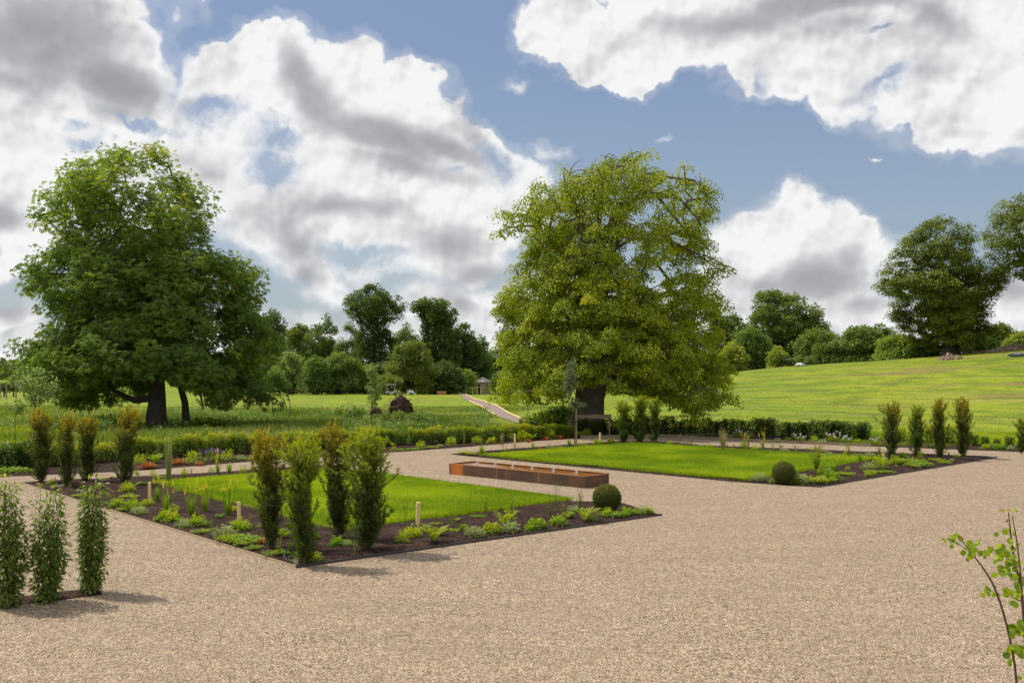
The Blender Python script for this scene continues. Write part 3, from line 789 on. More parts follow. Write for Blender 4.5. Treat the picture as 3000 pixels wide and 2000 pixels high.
def crown_points(rows, n, r, depth=.85, bias=.45, gap=0.0, minsp=.6, inset=.4, seedn=0, thick=None):
    """rows of (z, xl, xr): clump centres spread through the crown, mostly near its surface"""
    rows = sorted(rows); zs = np.array([q[0] for q in rows]); xl = np.array([q[1] for q in rows]); xr = np.array([q[2] for q in rows])
    out = []; A = np.zeros((0, 3)); tries = 0
    zc = np.linspace(zs[0], zs[-1], 200); wz = np.interp(zc, zs, xr - xl); cdf = np.cumsum(wz ** 1.4); cdf /= cdf[-1]
    while len(out) < n and tries < n * 30:
        tries += 1
        z = np.interp(r.rand(), cdf, zc); a = np.interp(z, zs, xl); b = np.interp(z, zs, xr)
        rx = max(.15, (b - a) / 2 - inset); ph = r.rand() * 2 * math.pi; ro = r.rand() ** bias * (.72 + .52 * fbm(math.cos(ph) * 2 + 5 + seedn, z * .9 + math.sin(ph) * 2, .8, 2))
        p = np.array([(a + b) / 2 + rx * ro * math.cos(ph), rx * depth * ro * math.sin(ph), z])
        if thick: p[1] = max(-thick, min(thick, p[1]))
        g_ = fbm(p[0] * 1.0 + p[1] * .6 + seedn, p[2] + p[1] * .3, .33, 3)
        if gap and g_ < gap[0] + (gap[1] - gap[0]) * (z - zs[0]) / (zs[-1] - zs[0]): continue
        if len(out) and np.min(np.linalg.norm(A - p, axis=1)) < minsp: continue
        out.append(p); A = np.array(out)
    return A

def leaves(mb, C, per, tmpl, size, r, cr, flat_=.6, droop=.3, lay=.5, vb=.5, vs=.16, cv=.14, org=None, horiz=0.0, vz=0.0, crs=None):
    """fills clumps with leaves"""
    n = len(C); org = np.array([0, 0, 0]) if org is None else np.asarray(org)
    idx = np.repeat(np.arange(n), per if np.ndim(per) == 0 else np.asarray(per, int)); m = len(idx)
    o = norm((C - org) * [1, 1, .6])
    off = rdir(r, m) * (r.rand(m) ** .5)[:, None]
    crr = np.full(n, cr) * (.7 + .6 * r.rand(n))
    rad = crr[idx]
    off = off * rad[:, None] * [1, 1, flat_]
    h2 = (off[:, 0] ** 2 + off[:, 1] ** 2) / np.maximum(rad, .01) ** 2
    off[:, 2] -= droop * h2 * rad * .6
    P = C[idx] + off
    d = norm(norm(off + 1e-6) * .6 + o[idx] * .5 + rdir(r, m) * .55 + np.array([0, 0, -droop]) + 0.0)
    if horiz: d = norm(d * [1, 1, 1 - horiz])
    up = norm(np.array([0, 0, 1.0]) * lay + rdir(r, m) * (1 - lay) * .9 + o[idx] * .25)
    cvv = r.normal(size=n) * cv
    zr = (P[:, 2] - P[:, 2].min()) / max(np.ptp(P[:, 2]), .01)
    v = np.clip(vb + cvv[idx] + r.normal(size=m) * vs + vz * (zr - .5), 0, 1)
    scatter(mb, *tmpl, P, frames(d, up), size * (.65 + .7 * r.rand(m)), v)

def trunk_and_limbs(mb, N, par, R, nt, flare=1.6, sides=6, lobes=.06, seed=0, rmin=.0):
    k = np.arange(nt); pts = N[:nt].copy(); rad = R[:nt].copy()
    if pts[0][2] < .5:
        pts = np.vstack([pts[0] + [0, 0, -.3], pts[0] + [0, 0, .15], pts[0] + [0, 0, .6], pts[1:]]); rad = np.concatenate([[rad[0] * flare * 1.15, rad[0] * flare, rad[0] * (1 + (flare - 1) * .4)], rad[1:]])
    tt = np.linspace(0, 1, len(pts)); td = np.linspace(0, 1, len(pts) * 3)
    pp = np.column_stack([np.interp(td, tt, pts[:, j]) for j in range(3)]); rr = np.interp(td, tt, rad)
    loft(mb, pp, rr, 16, lobes=lobes, seed=seed)
    i = np.arange(nt, len(N)); j = par[i]
    keep = R[i] > rmin
    i = i[keep]; j = j[keep]
    rj = np.minimum(R[j], R[i] * 1.35)
    tubes(mb, N[j], N[i], rj, R[i], sides)

def tree(name, label, cat, px, Y, rows, seed, n, cr, per, size, tmpl, lm, bark=None, trunk_r=.3, group=None, depth=.85, bias=.45, gap=0.0, droop=.3, flat_=.6,
         lay=.5, top=.8, lean=0.0, twig=.02, vb=.5, cv=.14, vz=0.0, minsp=None, horiz=0.0, up=.25, sag=0.0, basez=None, fork=None, trunks=None, px_rows=True, flare=1.6, bare=0, thick=None, extra=None, hollow=None, thin=0.0):
    b = on(px, Y); 
    if basez is not None: b[2] = basez
    r = rs(seed)
    if px_rows: rows = [(CH - (y - HZ) / F * Y - b[2], (a - px) / F * Y, (c - px) / F * Y) for y, a, c in rows]
    rows = [q for q in rows if q[0] > .05]
    H = max(q[0] for q in rows)
    C = crown_points(rows, n, r, depth, bias, gap, minsp if minsp else cr * .62, cr * .55, seed * 3.1, thick)
    if hollow:
        for xa, xb, yy in hollow:
            C = C[~((C[:, 0] > (xa - px) / F * Y) & (C[:, 0] < (xb - px) / F * Y) & (C[:, 2] < CH - (yy - HZ) / F * Y - b[2]))]
    zs = sorted(rows); cx = lambda z: float(np.interp(z, [q[0] for q in zs], [(q[1] + q[2]) / 2 for q in zs]))
    T = []
    for k in range(9):
        z = H * top * k / 8; f = k / 8
        T.append([cx(z) * f * .8 + lean * math.sin(f * 3) + r.normal() * .05 * k * cr * .3, r.normal() * .04 * k * cr, z])
    T[0][:2] = [0, 0]
    if len(C) > n * .02 and extra is not None: C = np.vstack([C, extra])
    N, par, tip = grow(C, T, r, up, sag, forkz=fork * H if fork else H * .3)
    R = radii(par, tip, twig, len(T), trunk_r)
    e_ = empty(name, b, label, cat, group)
    mb = MB(); trunk_and_limbs(mb, N, par, R, len(T), flare=flare, seed=seed)
    if bare:
        # leafless twigs standing out of the crown
        q = C[np.argsort(-C[:, 2] + r.rand(len(C)) * 3)[:bare]]; d = norm(rdir(r, bare) + [0, 0, .8]); A = q
        for s in range(4):
            B = A + d * (.35 + .3 * r.rand(bare, 1)) * cr; tubes(mb, A, B, .03 - .006 * s, .024 - .006 * s, 4); A = B; d = norm(d + rdir(r, bare) * .4 + [0, 0, -.35])
    mb.obj('trunk', bark or M_BARK, e_, smooth=True)
    per_ = per if not thin else per * (1 - thin * sstep(.38, .95, C[:, 2] / H)) * (.8 + .4 * r.rand(len(C)))
    mb = MB(); leaves(mb, C, per_, tmpl, size, r, cr, flat_, droop, lay, vb, .15, cv, (0, 0, H * .35), horiz, vz)
    mb.obj('crown', lm, e_)
    return e_

LEAFB = (LEAF[0] * [1.25, 1, 1.6], LEAF[1])
# the horse chestnut on the left
CH_ROWS = [(412, 370, 470), (430, 330, 525), (455, 318, 545), (475, 120, 575), (520, 82, 600), (560, 75, 640), (600, 72, 652), (640, 75, 655), (690, 100, 640), (740, 100, 628),
           (765, 90, 745), (800, 90, 758), (850, 95, 755), (900, 102, 742), (950, 100, 770), (1000, 58, 782), (1040, 42, 792), (1070, 60, 796), (1110, 110, 790), (1145, 130, 782), (1172, 150, 775)]
CH_ROWS = [(y, a + (34 if 470 < y < 960 else 8), c - (12 if y < 760 else -14)) for y, a, c in CH_ROWS]
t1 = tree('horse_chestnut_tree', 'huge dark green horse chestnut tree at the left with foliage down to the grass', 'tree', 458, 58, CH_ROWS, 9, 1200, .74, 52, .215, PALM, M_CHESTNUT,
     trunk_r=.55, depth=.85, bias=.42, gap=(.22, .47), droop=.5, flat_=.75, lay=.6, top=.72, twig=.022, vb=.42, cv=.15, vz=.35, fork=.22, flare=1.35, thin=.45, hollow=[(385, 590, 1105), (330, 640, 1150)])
# its second stem
mb = MB(); A = np.array([[1.25, 1.6, -.2], [1.2, 1.4, 1.4], [.9, 1.0, 3.0], [.5, .6, 4.6]]); loft(mb, A, [.26, .20, .18, .15], 10, lobes=.1)
A = np.array([[1.1, 1.3, 2.7], [1.9, 1.0, 2.6], [2.35, .8, 1.8], [2.5, .7, 1.0]]); loft(mb, A, [.10, .09, .07, .05], 8)
A = np.array([[-.2, 0, 1.7], [-1.2, -.2, 1.55], [-2.3, -.3, 2.1], [-3.4, -.2, 2.9]]); loft(mb, A, [.22, .18, .14, .1], 8)
mb.obj('trunk', M_BARK, t1, smooth=True)

# the old beech in the middle
BE_ROWS = [(440, 1880, 1955), (455, 1800, 1995), (475, 1700, 2035), (505, 1610, 2062), (550, 1545, 2088), (590, 1500, 2112), (620, 1468, 2105), (660, 1468, 2080), (700, 1490, 2068), (745, 1525, 2066), (785, 1522, 2085),
           (830, 1490, 2100), (880, 1465, 2112), (930, 1442, 2112), (980, 1432, 2112), (1050, 1433, 2118), (1100, 1434, 2122), (1135, 1442, 2120)]
r_ = rs(77)
YB = 53.0
def bx(x, y, dy=0): return [(x - 1722) / F * YB, dy, CH - (y - HZ) / F * YB]
droops = np.array([bx(x + r_.normal() * 10, y + r_.normal() * 8, r_.normal() * 1.5 - 1.5) for x, y in
   [(2000, 1150), (2030, 1165), (2050, 1180), (2010, 1190), (2035, 1195), (2080, 1160), (2100, 1150), (1985, 1165), (1520, 1150), (1560, 1155), (1480, 1140), (1960, 1150), (1900, 1135), (1620, 1140), (1940, 1155), (2065, 1150)] for _ in range(2)])
TOPL = (([(1722, 980), (1735, 800), (1760, 720), (1810, 610), (1870, 575), (1930, 570), (1990, 585), (2040, 640), (2062, 690)], (.5, .30, .24, .19, .15, .11, .08, .05, .02)), ([(1728, 820), (1700, 650), (1680, 600), (1655, 540), (1648, 500)], (.28, .18, .12, .07, .02)),
                ([(1745, 740), (1755, 600), (1765, 530), (1790, 480)], (.20, .12, .07, .02)), ([(1735, 700), (1680, 660), (1630, 670), (1590, 720), (1560, 760)], (.17, .12, .08, .05, .02)),
                ([(1850, 590), (1950, 520), (2030, 530), (2070, 580), (2085, 620)], (.12, .08, .05, .03, .02)), ([(1745, 760), (1850, 700), (1960, 705), (2050, 750), (2100, 790)], (.10, .08, .06, .04, .02)),
                ([(1920, 572), (1975, 640), (2020, 690), (2060, 720)], (.10, .07, .05, .02)))
limbs = []
for pts, rr in TOPL:
    q_ = np.array(pts, float); td_ = np.linspace(0, 1, len(q_))
    for t_ in np.linspace(.42, 1, 13):
        for _ in range(1): limbs.append(bx(np.interp(t_, td_, q_[:, 0]) + r_.normal() * 13, np.interp(t_, td_, q_[:, 1]) - 4 + r_.normal() * 13, -.4 + r_.normal() * .7))
limbs = np.array(limbs)
t2 = tree('beech_tree', 'big yellow green old beech tree in the middle with sweeping lower branches', 'tree', 1722, YB, BE_ROWS, 27, 1180, .62, 200, .115, LEAFB, M_BEECH, M_BARK_G,
     trunk_r=.95, depth=.8, bias=.40, gap=(.16, .58), droop=1.1, flat_=.48, lay=.5, top=.62, twig=.026, vb=.50, cv=.11, vz=.05, fork=.30, flare=1.25, thin=.62, lean=-.1, bare=26, extra=np.vstack([droops, limbs]), basez=-.05, hollow=[(1650, 1800, 1118), (1640, 1985, 1140)])
# low crooked limbs under its crown
mb = MB()
for pts, rr in (([(1735, 1125), (1790, 1110), (1850, 1125), (1890, 1150), (1905, 1130)], (.3, .22, .17, .13, .08)), ([(1890, 1140), (1880, 1095), (1862, 1060), (1850, 1020)], (.12, .15, .17, .2)),
                ([(1890, 1145), (1920, 1128), (1960, 1135), (1990, 1165)], (.13, .12, .09, .05)), ([(1715, 1150), (1680, 1110), (1640, 1090), (1590, 1085)], (.35, .22, .15, .1)),
                ([(1735, 1180), (1765, 1120), (1820, 1080), (1900, 1050)], (.45, .32, .22, .12))):
    loft(mb, np.array([bx(x, y, -.6) for x, y in pts]), np.array(rr), 8, lobes=.06)
# arching limbs of the open top
for pts, rr in TOPL:
    loft(mb, np.array([bx(x, y, -.4) for x, y in pts]), np.array(rr), 8, lobes=.05)
mb.obj('trunk', M_BARK_G, t2, smooth=True)

# beech on the rise, and its neighbour at the edge of the picture
T3 = [(627, 2755, 2800), (645, 2700, 2840), (680, 2650, 2865), (720, 2620, 2880), (760, 2600, 2890), (800, 2575, 2950), (840, 2570, 2940), (880, 2585, 2900), (930, 2610, 2915), (970, 2640, 2920), (1000, 2650, 2900), (1020, 2680, 2860)]
tree('beech_tree', 'dark green beech tree standing on the crest of the rise at the right', 'tree', 2785, 112, T3, 37, 720, .85, 110, .215, LEAFB, M_BEECH_D, trunk_r=.75, depth=.85, bias=.42, gap=(.36, .53), droop=.6, flat_=.5, lay=.7, top=.75, twig=.035, fork=.15, vb=.45, thin=.35)
T4 = [(575, 2960, 3120), (600, 2910, 3240), (640, 2875, 3300), (690, 2875, 3340), (740, 2900, 3340), (790, 2960, 3320), (840, 3010, 3300), (900, 3030, 3280), (960, 3040, 3260)]
tree('beech_tree', 'tall tree cut off by the right edge with a domed crown', 'tree', 3150, 104, T4, 32, 620, .95, 110, .225, LEAFB, M_BEECH_D, trunk_r=.75, depth=.85, bias=.42, gap=(.34, .52), droop=.6, flat_=.5, lay=.7, top=.75, twig=.035, fork=.3, vb=.48, thin=.3)

# ---- trees and bushes further off: (x, Y, outline rows, clumps, kind, label)
def dome(x0, x1, y0, y1, k=7, low=.72, seed=0):
    """outline rows of a rounded crown between two rows of the picture"""
    r = rs(int(x0 * 7 + y0)); c = (x0 + x1) / 2; w = (x1 - x0) / 2 * 1.30; out = []
    for i in range(k + 1):
        t = i / k; s = math.sqrt(max(0, 1 - (1 - min(t / low, 1)) ** 2)) if t < low else 1
        s = max(.12, s)
        out.append((y0 + (y1 - y0) * t, c - w * s * (.72 + .5 * r.rand()), c + w * s * (.72 + .5 * r.rand())))
    return out
DIST = [
 # left wood, back row
 (792, 215, dome(745, 842, 905, 1125), 90, 'dark', 'dark narrow tree at the left end of the distant wood, beside the chestnut'),
 (872, 225, dome(835, 925, 940, 1130), 90, 'mid', 'mid green rounded tree in the distant wood, second from the chestnut'),
 (948, 222, dome(905, 1000, 922, 1130), 100, 'mid', 'pale topped rounded tree left of the tall spreading oak in the wood'),
 (1010, 212, dome(975, 1060, 940, 1130), 80, 'mid', 'shorter tree filling the gap left of the tall spreading oak'),
 (1095, 198, [(838, 1070, 1110), (850, 1040, 1130), (870, 1010, 1175), (890, 995, 1190), (905, 1000, 1196), (925, 1020, 1185), (950, 1040, 1150), (975, 1035, 1160), (1010, 1030, 1170), (1060, 1020, 1172), (1110, 1025, 1165)], 210, 'dark', 'tallest oak of the distant wood with spreading umbrella top'),
 (1185, 215, dome(1150, 1225, 955, 1130), 70, 'mid', 'slender loose tree between the two tall oaks of the wood'),
 (1285, 196, [(878, 1240, 1290), (890, 1200, 1325), (910, 1190, 1335), (935, 1215, 1335), (955, 1240, 1330), (985, 1235, 1345), (1030, 1230, 1350), (1080, 1235, 1345), (1120, 1240, 1340)], 190, 'dark', 'second tall oak of the distant wood with a lopsided flat top'),
 (1360, 200, dome(1310, 1405, 945, 1132), 110, 'dark', 'dark tree right of the second tall oak, above the track'),
 (1408, 204, dome(1375, 1440, 985, 1128), 60, 'dark', 'dark tree behind the small stone summerhouse'),
 (1455, 222, dome(1420, 1500, 1010, 1130), 60, 'dark', 'dark tree half hidden behind the left edge of the big beech'),
 (700, 240, dome(650, 760, 930, 1120), 60, 'mid', 'tree behind the right flank of the chestnut'),
 (745, 246, dome(700, 800, 930, 1135), 60, 'dark', 'dark tree at the back of the wood, just clear of the chestnut'),
 (832, 250, dome(780, 890, 950, 1135), 70, 'mid', 'low crowned tree at the back of the wood, left of the pale topped one'),
 (915, 252, dome(860, 980, 955, 1135), 70, 'dark', 'dark low crowned tree at the back behind the pale topped tree'),
 (1225, 248, dome(1165, 1290, 985, 1135), 80, 'dark', 'low crowned tree at the very back between the two tall oaks'),
 (1435, 250, dome(1370, 1500, 1020, 1135), 70, 'mid', 'low crowned tree at the back above the summerhouse'),
 # front row of bushes
 (850, 178, dome(795, 905, 1035, 1138), 80, 'bush', 'pale leafy bush at the wood edge, beside the chestnut'),
 (925, 172, dome(890, 965, 1045, 1140), 60, 'bush', 'round bush at the wood edge, left of the taller willow like bush'),
 (990, 176, dome(940, 1050, 1030, 1140), 90, 'bush', 'grey green willow like bush below the pale topped tree'),
 (1070, 178, dome(1035, 1105, 1075, 1142), 45, 'bush', 'low bush at the foot of the tallest oak'),
 (1205, 174, dome(1150, 1270, 1000, 1142), 110, 'mid', 'broad rounded tree in front of the gap between the two oaks'),
 (1300, 178, dome(1250, 1350, 1060, 1146), 70, 'dark', 'dark bush at the foot of the second tall oak'),
 (820, 168, dome(770, 845, 1085, 1138), 36, 'bush', 'small bright bush at the left end of the wood edge'),
 (885, 180, dome(850, 925, 1062, 1142), 46, 'mid', 'mid green bush joining the two bushes right of the chestnut'),
 (960, 184, dome(920, 1000, 1052, 1142), 50, 'mid', 'dark gap filling bush behind the round bush of the wood edge'),
 (1030, 186, dome(1000, 1065, 1058, 1142), 44, 'dark', 'dark bush left of the low bush below the tallest oak'),
 (1100, 184, dome(1070, 1150, 1050, 1142), 50, 'dark', 'shaded bush right of the foot of the tallest oak'),
 (1245, 184, dome(1210, 1290, 1055, 1145), 46, 'dark', 'shaded bush right of the broad rounded tree'),
 (1128, 170, dome(1108, 1165, 1095, 1140), 26, 'bush', 'small bush behind the white buggy'),
 (1370, 186, dome(1345, 1390, 1085, 1144), 24, 'lime', 'small bright green sapling left of the stone summerhouse'),
 (1462, 186, dome(1440, 1492, 1090, 1140), 24, 'bush', 'small bush right of the stone summerhouse'),
 # right of the beech
 (2120, 150, dome(2060, 2185, 905, 1095), 110, 'mid', 'tree showing past the right flank of the big beech'),
 (2290, 150, [(857, 2225, 2300), (868, 2205, 2335), (885, 2195, 2370), (905, 2190, 2400), (935, 2190, 2430), (965, 2200, 2440), (1000, 2215, 2440), (1040, 2225, 2430), (1070, 2240, 2420)], 260, 'mid', 'broad round headed oak on the rise, between the big beech and the crest'),
 (2205, 134, dome(2150, 2255, 955, 1098), 90, 'bush', 'olive willow like bush in front of the round headed oak'),
 (2140, 130, dome(2105, 2180, 1005, 1100), 50, 'lime', 'bright bush at the field edge right of the big beech'),
 (2275, 128, dome(2255, 2300, 1018, 1086), 24, 'lime', 'small bright conical bush below the round headed oak'),
 (2310, 127, dome(2290, 2330, 1048, 1080), 16, 'dark', 'low dark bush beside the white sheet on the field edge'),
 (2385, 136, dome(2335, 2445, 968, 1052), 90, 'bush', 'rounded grey green willow bush right of the oak'),
 (2420, 124, dome(2385, 2470, 1005, 1075), 50, 'mid', 'lower green bush in front of the grey green willow'),
 (2520, 124, dome(2455, 2590, 958, 1072), 130, 'bush', 'large olive bush midway along the rise'),
 (2592, 128, dome(2555, 2625, 945, 1060), 60, 'mid', 'taller bush just left of the beech on the crest'),
 (2625, 118, dome(2580, 2690, 985, 1062), 80, 'lime', 'yellow green bush at the left foot of the beech on the crest'),
 (2700, 116, dome(2660, 2740, 995, 1050), 50, 'mid', 'dark mid green bush under the left side of the crest beech'),
 (2930, 122, dome(2890, 2975, 955, 1030), 60, 'mid', 'green bush right of the beech on the crest'),
 (2995, 116, dome(2960, 3050, 975, 1032), 50, 'lime', 'yellow green bush at the right edge of the picture'),
 (2865, 118, dome(2830, 2900, 985, 1030), 40, 'dark', 'dark bush at the right foot of the beech on the crest'),
]
KM = {'dark': (M_OAK, .34), 'mid': (M_OAK, .62), 'bush': (M_BUSH, .45), 'lime': (M_BUSH, .85)}
for i, (x, Y, rows, n, kind, lab) in enumerate(DIST):
    m_, vb = KM[kind]; small = n < 60; c_ = Y / 120
    tree('bush' if kind in ('bush', 'lime') or small else 'broadleaf_tree', lab, 'bush' if kind in ('bush', 'lime') or small else 'tree', x, Y, rows, 100 + i, int(n * 2.0), (.72 if not small else .62) * c_ ** .6, 80, .25 * c_ ** .6, LEAFB,
         m_, trunk_r=.45 if not small else .12, group='trees and bushes beyond the field', depth=.85, bias=.45, gap=(.16, .46) if kind in ('dark', 'mid') else (.05, .25), droop=.25, flat_=.75, lay=.45, top=.7, twig=.05 if not small else .02, vb=vb, cv=.12, fork=.3, minsp=.5)

# far wood on the horizon at the left, one mass
r = rs(9); mb = MB(); n = 700
u = np.concatenate([-.62 + .30 * r.rand(n - 200), -.30 + .6 * r.rand(200)]); Y = 560 + 140 * r.rand(n)
C = np.column_stack([u * Y, Y, ground_h(u * Y, Y) + 2 + 7 * r.rand(n) * (.4 + fbm(u * 30, Y * 0, 1, 2))])
leaves(mb, C, 26, LEAF, 3.2, r, 4.2, .8, .2, .4, .3)
tag(mb.obj('far_wood', M_OAK), 'far low line of woodland on the horizon at the left', 'woodland', kind='stuff')
# ------------------------------------------------------------------ fastigiate yews
def yew_mesh(seed, H, W, top=1.0, base=.25, n=150, dense=1.0, prof=None):
    """ascending feathery shoots round a short stem; returns stem mesh builder and foliage builder"""
    r = rs(seed); S = MB(); L = MB()
    leaders = [np.array([[0, 0, -.05], [r.normal() * .02, r.normal() * .02, H * .35], [r.normal() * .05, r.normal() * .05, H * .86]])]
    for k in range(3):
        a = r.rand() * 6.28; b = .05 + .07 * r.rand()
        leaders.append(np.array([[0, 0, .02], [math.cos(a) * b, math.sin(a) * b, H * .30], [math.cos(a) * b * 1.6, math.sin(a) * b * 1.6, H * (.7 + .2 * r.rand())]]))
    for l in leaders: loft(S, np.array([l[0], (l[0] + l[1]) / 2, l[1], (l[1] + l[2]) / 2, l[2]]), [.026, .022, .018, .012, .006], 6)
    def env(t):   # radius of the plant at a relative height
        return W / 2 * np.interp(t, [0, .08, .3, .55, .78, .93, 1.0], prof)
    P = []; Dd = []; V = []; U = []
    for i in range(int(n * dense)):
        t0 = (.0 + .94 * (i + r.rand()) / (n * dense)); l = leaders[r.randint(4)]
        f = min(1, t0 * 1.1); s = np.array([np.interp(f, [0, .4, 1], l[:, j]) for j in range(3)]); s[2] = t0 * H * .9
        a = r.rand() * 6.28; out = np.array([math.cos(a), math.sin(a), 0])
        ln = (.30 + .22 * r.rand()) * (H / 2.2) * (1 - .25 * t0)
        tip_t = min(1, (s[2] + ln * .8) / H); R = float(env(tip_t)) * (.45 + .7 * r.rand()) * (.8 + .4 * vnoise(a * 1.3 + seed, t0 * 5))
        if r.rand() < .16: R *= 1.55
        K = 6; pts = []
        for k in range(K + 1):
            q = k / K; pts.append(s * [1, 1, 0] + out * (R - np.linalg.norm(s[:2]) * .3) * (1 - (1 - q) ** 1.7) + [0, 0, s[2] + ln * (.25 * q + .62 * q ** 1.5)])
        pts = np.array(pts) + r.normal(size=(K + 1, 3)) * .006
        tubes(S, pts[:-1], pts[1:], .0045, .0035, 3)
        for k in range(1, K + 1):
            d0 = norm(pts[k] - pts[k - 1]); age = k / K
            side = norm(np.cross(d0, [0, 0, 1.]) + 1e-6)
            for sgn in (-1, 1, -1, 1):
                m = 7 if age < .95 else 8
                sub = norm(d0 * .75 + side * sgn * (.5 + .3 * r.rand()) + r.normal(size=3) * .28 + [0, 0, .1]); sl = (.075 + .05 * r.rand()) * (1.15 - .4 * age)
                q = np.linspace(.1, 1, m)[:, None]; base_ = pts[k - 1] + (pts[k] - pts[k - 1]) * r.rand()
                P.append(base_ + sub * sl * q); Dd.append(norm(sub + norm(np.cross(sub, r.normal(size=3))) * .85 * np.where(np.arange(m)[:, None] % 2, 1, -1) + [0, 0, .15]))
                hh = base_[2] / H
                V.append(np.clip(-.02 + .50 * top * sstep(.30, 1.0, hh) + .30 * age + .16 * q[:, 0] + r.normal(size=m) * .07, 0, 1)); U.append(np.repeat((out + [0, 0, .8])[None], m, 0))
    P = np.concatenate(P); Dd = np.concatenate(Dd); V = np.concatenate(V); U = norm(np.concatenate(U) + r.normal(size=(len(P), 3)) * .5)
    n_ = len(P)
    scatter(L, *LEAF, P, frames(Dd, U), np.stack([np.full(n_, .026), .034 + .018 * r.rand(n_), np.full(n_, .03)], 1) * (H / 2.2) ** .4, V)
    return S.mesh('stem', (M_TWIG,)), L.mesh('foliage')
YM = [yew_mesh(40 + k, 2.2, w_, 1.0, n=n_, prof=p_) for k, (w_, n_, p_) in enumerate([(.70, 118, [.30, .45, .62, .80, .95, .9, .35]), (.72, 130, [.75, .72, .58, .66, .9, .85, .4]), (.76, 112, [.35, .5, .66, .62, 1.0, .95, .3]), (.86, 165, [.40, .62, .78, .80, 1.0, .85, .35]), (.56, 112, [.55, .7, .85, .8, .9, .8, .35]), (.60, 105, [.6, .85, .7, .62, .8, .9, .5]), (.64, 120, [.4, .8, .9, .7, .7, .8, .4])])]
YMATS = {'bronze': M_YEW, 'green': M_YEWG}
_ym = {}
def yew(px, py, ytop, mesh, colour, label, wid=1.0, group=None, rz=0.0):
    b = flat(px, py, .03); H = (py - ytop) / F * b[1]
    s = H / 2.2
    e_ = empty('yew_column', b, label, 'yew', group, rz, (s * wid, s * wid, s))
    key = (mesh, colour)
    if key not in _ym:
        sm, fm = YM[mesh]; fm2 = fm.copy(); fm2.materials.clear(); fm2.materials.append(YMATS[colour]); _ym[key] = fm2
    link('stem', YM[mesh][0], None, e_); link('foliage', _ym[key], None, e_)
    return e_
GY = 'columnar yews standing in the flower beds'
yew(790, 1607, 1258, 0, 'bronze', 'bronze tipped columnar yew, leftmost of the four in the near bed corner', .9, GY, .3)
yew(893, 1652, 1268, 1, 'green', 'ragged green columnar yew nearest the gravel at the front corner of the near bed', .9, GY, 1.9)
yew(995, 1577, 1232, 2, 'bronze', 'orange topped yew standing behind the two front yews of the near bed', .84, GY, 3.1)
yew(1070, 1613, 1252, 3, 'green', 'broad lush green yew, rightmost of the four in the near bed corner', .95, GY, 4.4)
yew(125, 1413, 1196, 4, 'bronze', 'rusty topped narrow yew beside the tall thin sapling at the far left', 1.15, GY, .5)
yew(195, 1427, 1210, 6, 'bronze', 'brown topped yew, second of the row at the left tip of the near bed', .85, GY, 2.2)
yew(255, 1410, 1214, 5, 'bronze', 'dark narrow yew, third of the row at the left tip of the near bed', 1.1, GY, 5.0)
yew(366, 1421, 1190, 2, 'bronze', 'golden topped spreading yew, last and tallest of the row at the left', .9, GY, 1.2)
yew(1830, 1298, 1172, 4, 'green', 'leftmost of the three yews at the far corner of the right lawn', 1.35, GY, .1)
yew(1873, 1300, 1156, 6, 'green', 'yellow green middle yew of the three at the far corner of the right lawn', 1.1, GY, 2.7)
yew(1917, 1297, 1162, 5, 'green', 'rightmost of the three yews at the far corner of the right lawn', .95, GY, 4.1)
yew(2612, 1346, 1174, 0, 'bronze', 'olive yew nearest the right lawn, beside a timber marker post', .95, GY, 3.3)
yew(2682, 1335, 1184, 4, 'green', 'darkest narrow yew, second of the four at the right end', 1.15, GY, 2.0)
yew(2752, 1344, 1164, 6, 'bronze', 'orange brown yew, third of the four at the right end', .85, GY, .9)
yew(2822, 1339, 1162, 3, 'bronze', 'golden tipped yew, last of the four at the right end', .72, GY, 5.3)
yew(2992, 1326, 1222, 1, 'green', 'small yew cut off by the right edge beyond the gravel', 1.2, GY, 3.7)

# ------------------------------------------------------------------ leafy laurel columns in the near left strip
def laurel_mesh(seed, H, W):
    r = rs(seed); S = MB(); L = MB(); P = []; Dd = []; V = []
    for s in range(26):
        a = r.rand() * 6.28; rr = W / 2 * (.2 + .8 * r.rand()); top = H * (.55 + .43 * r.rand()) if s > 2 else H
        q = np.linspace(0, 1, 7)[:, None]; o = np.array([math.cos(a), math.sin(a), 0])
        pts = o * rr * np.sin(q * 2.0) * (1 - .62 * (top / H) * q) * [1, 1, 0] + [0, 0, 1] * q * top + r.normal(size=(7, 3)) * .012
        tubes(S, pts[:-1], pts[1:], .008 - .005 * q[:-1, 0], .008 - .005 * q[1:, 0], 4)
        m = 85; t = r.rand(m) * .96 + .04; C = np.column_stack([np.interp(t, q[:, 0], pts[:, j]) for j in range(3)])
        d = norm(rdir(r, m) * .8 + norm(C * [1, 1, 0] + 1e-4) * .45 + [0, 0, .05]); off = d * (.03 + .10 * r.rand(m)[:, None]) * (.45 + 1.2 * vnoise(C[:, 2] * 3.3 + seed, C[:, 0] * 5 + s)[:, None])
        P.append(C + off); Dd.append(norm(d + [0, 0, -.35])); V.append(np.clip(.38 + .35 * sstep(.82, 1.0, C[:, 2] / H) + r.normal(size=m) * .17, 0, 1))
    P = np.concatenate(P); Dd = np.concatenate(Dd); V = np.concatenate(V); n = len(P)
    scatter(L, *LEAF6, P, frames(Dd, norm(rdir(r, n) * .55 + [0, 0, 1])), np.stack([.048 + .016 * r.rand(n), .068 + .03 * r.rand(n), np.full(n, .07)], 1), V)
    return S.mesh('stem', (M_TWIG,)), L.mesh('foliage', (M_LAUREL,))
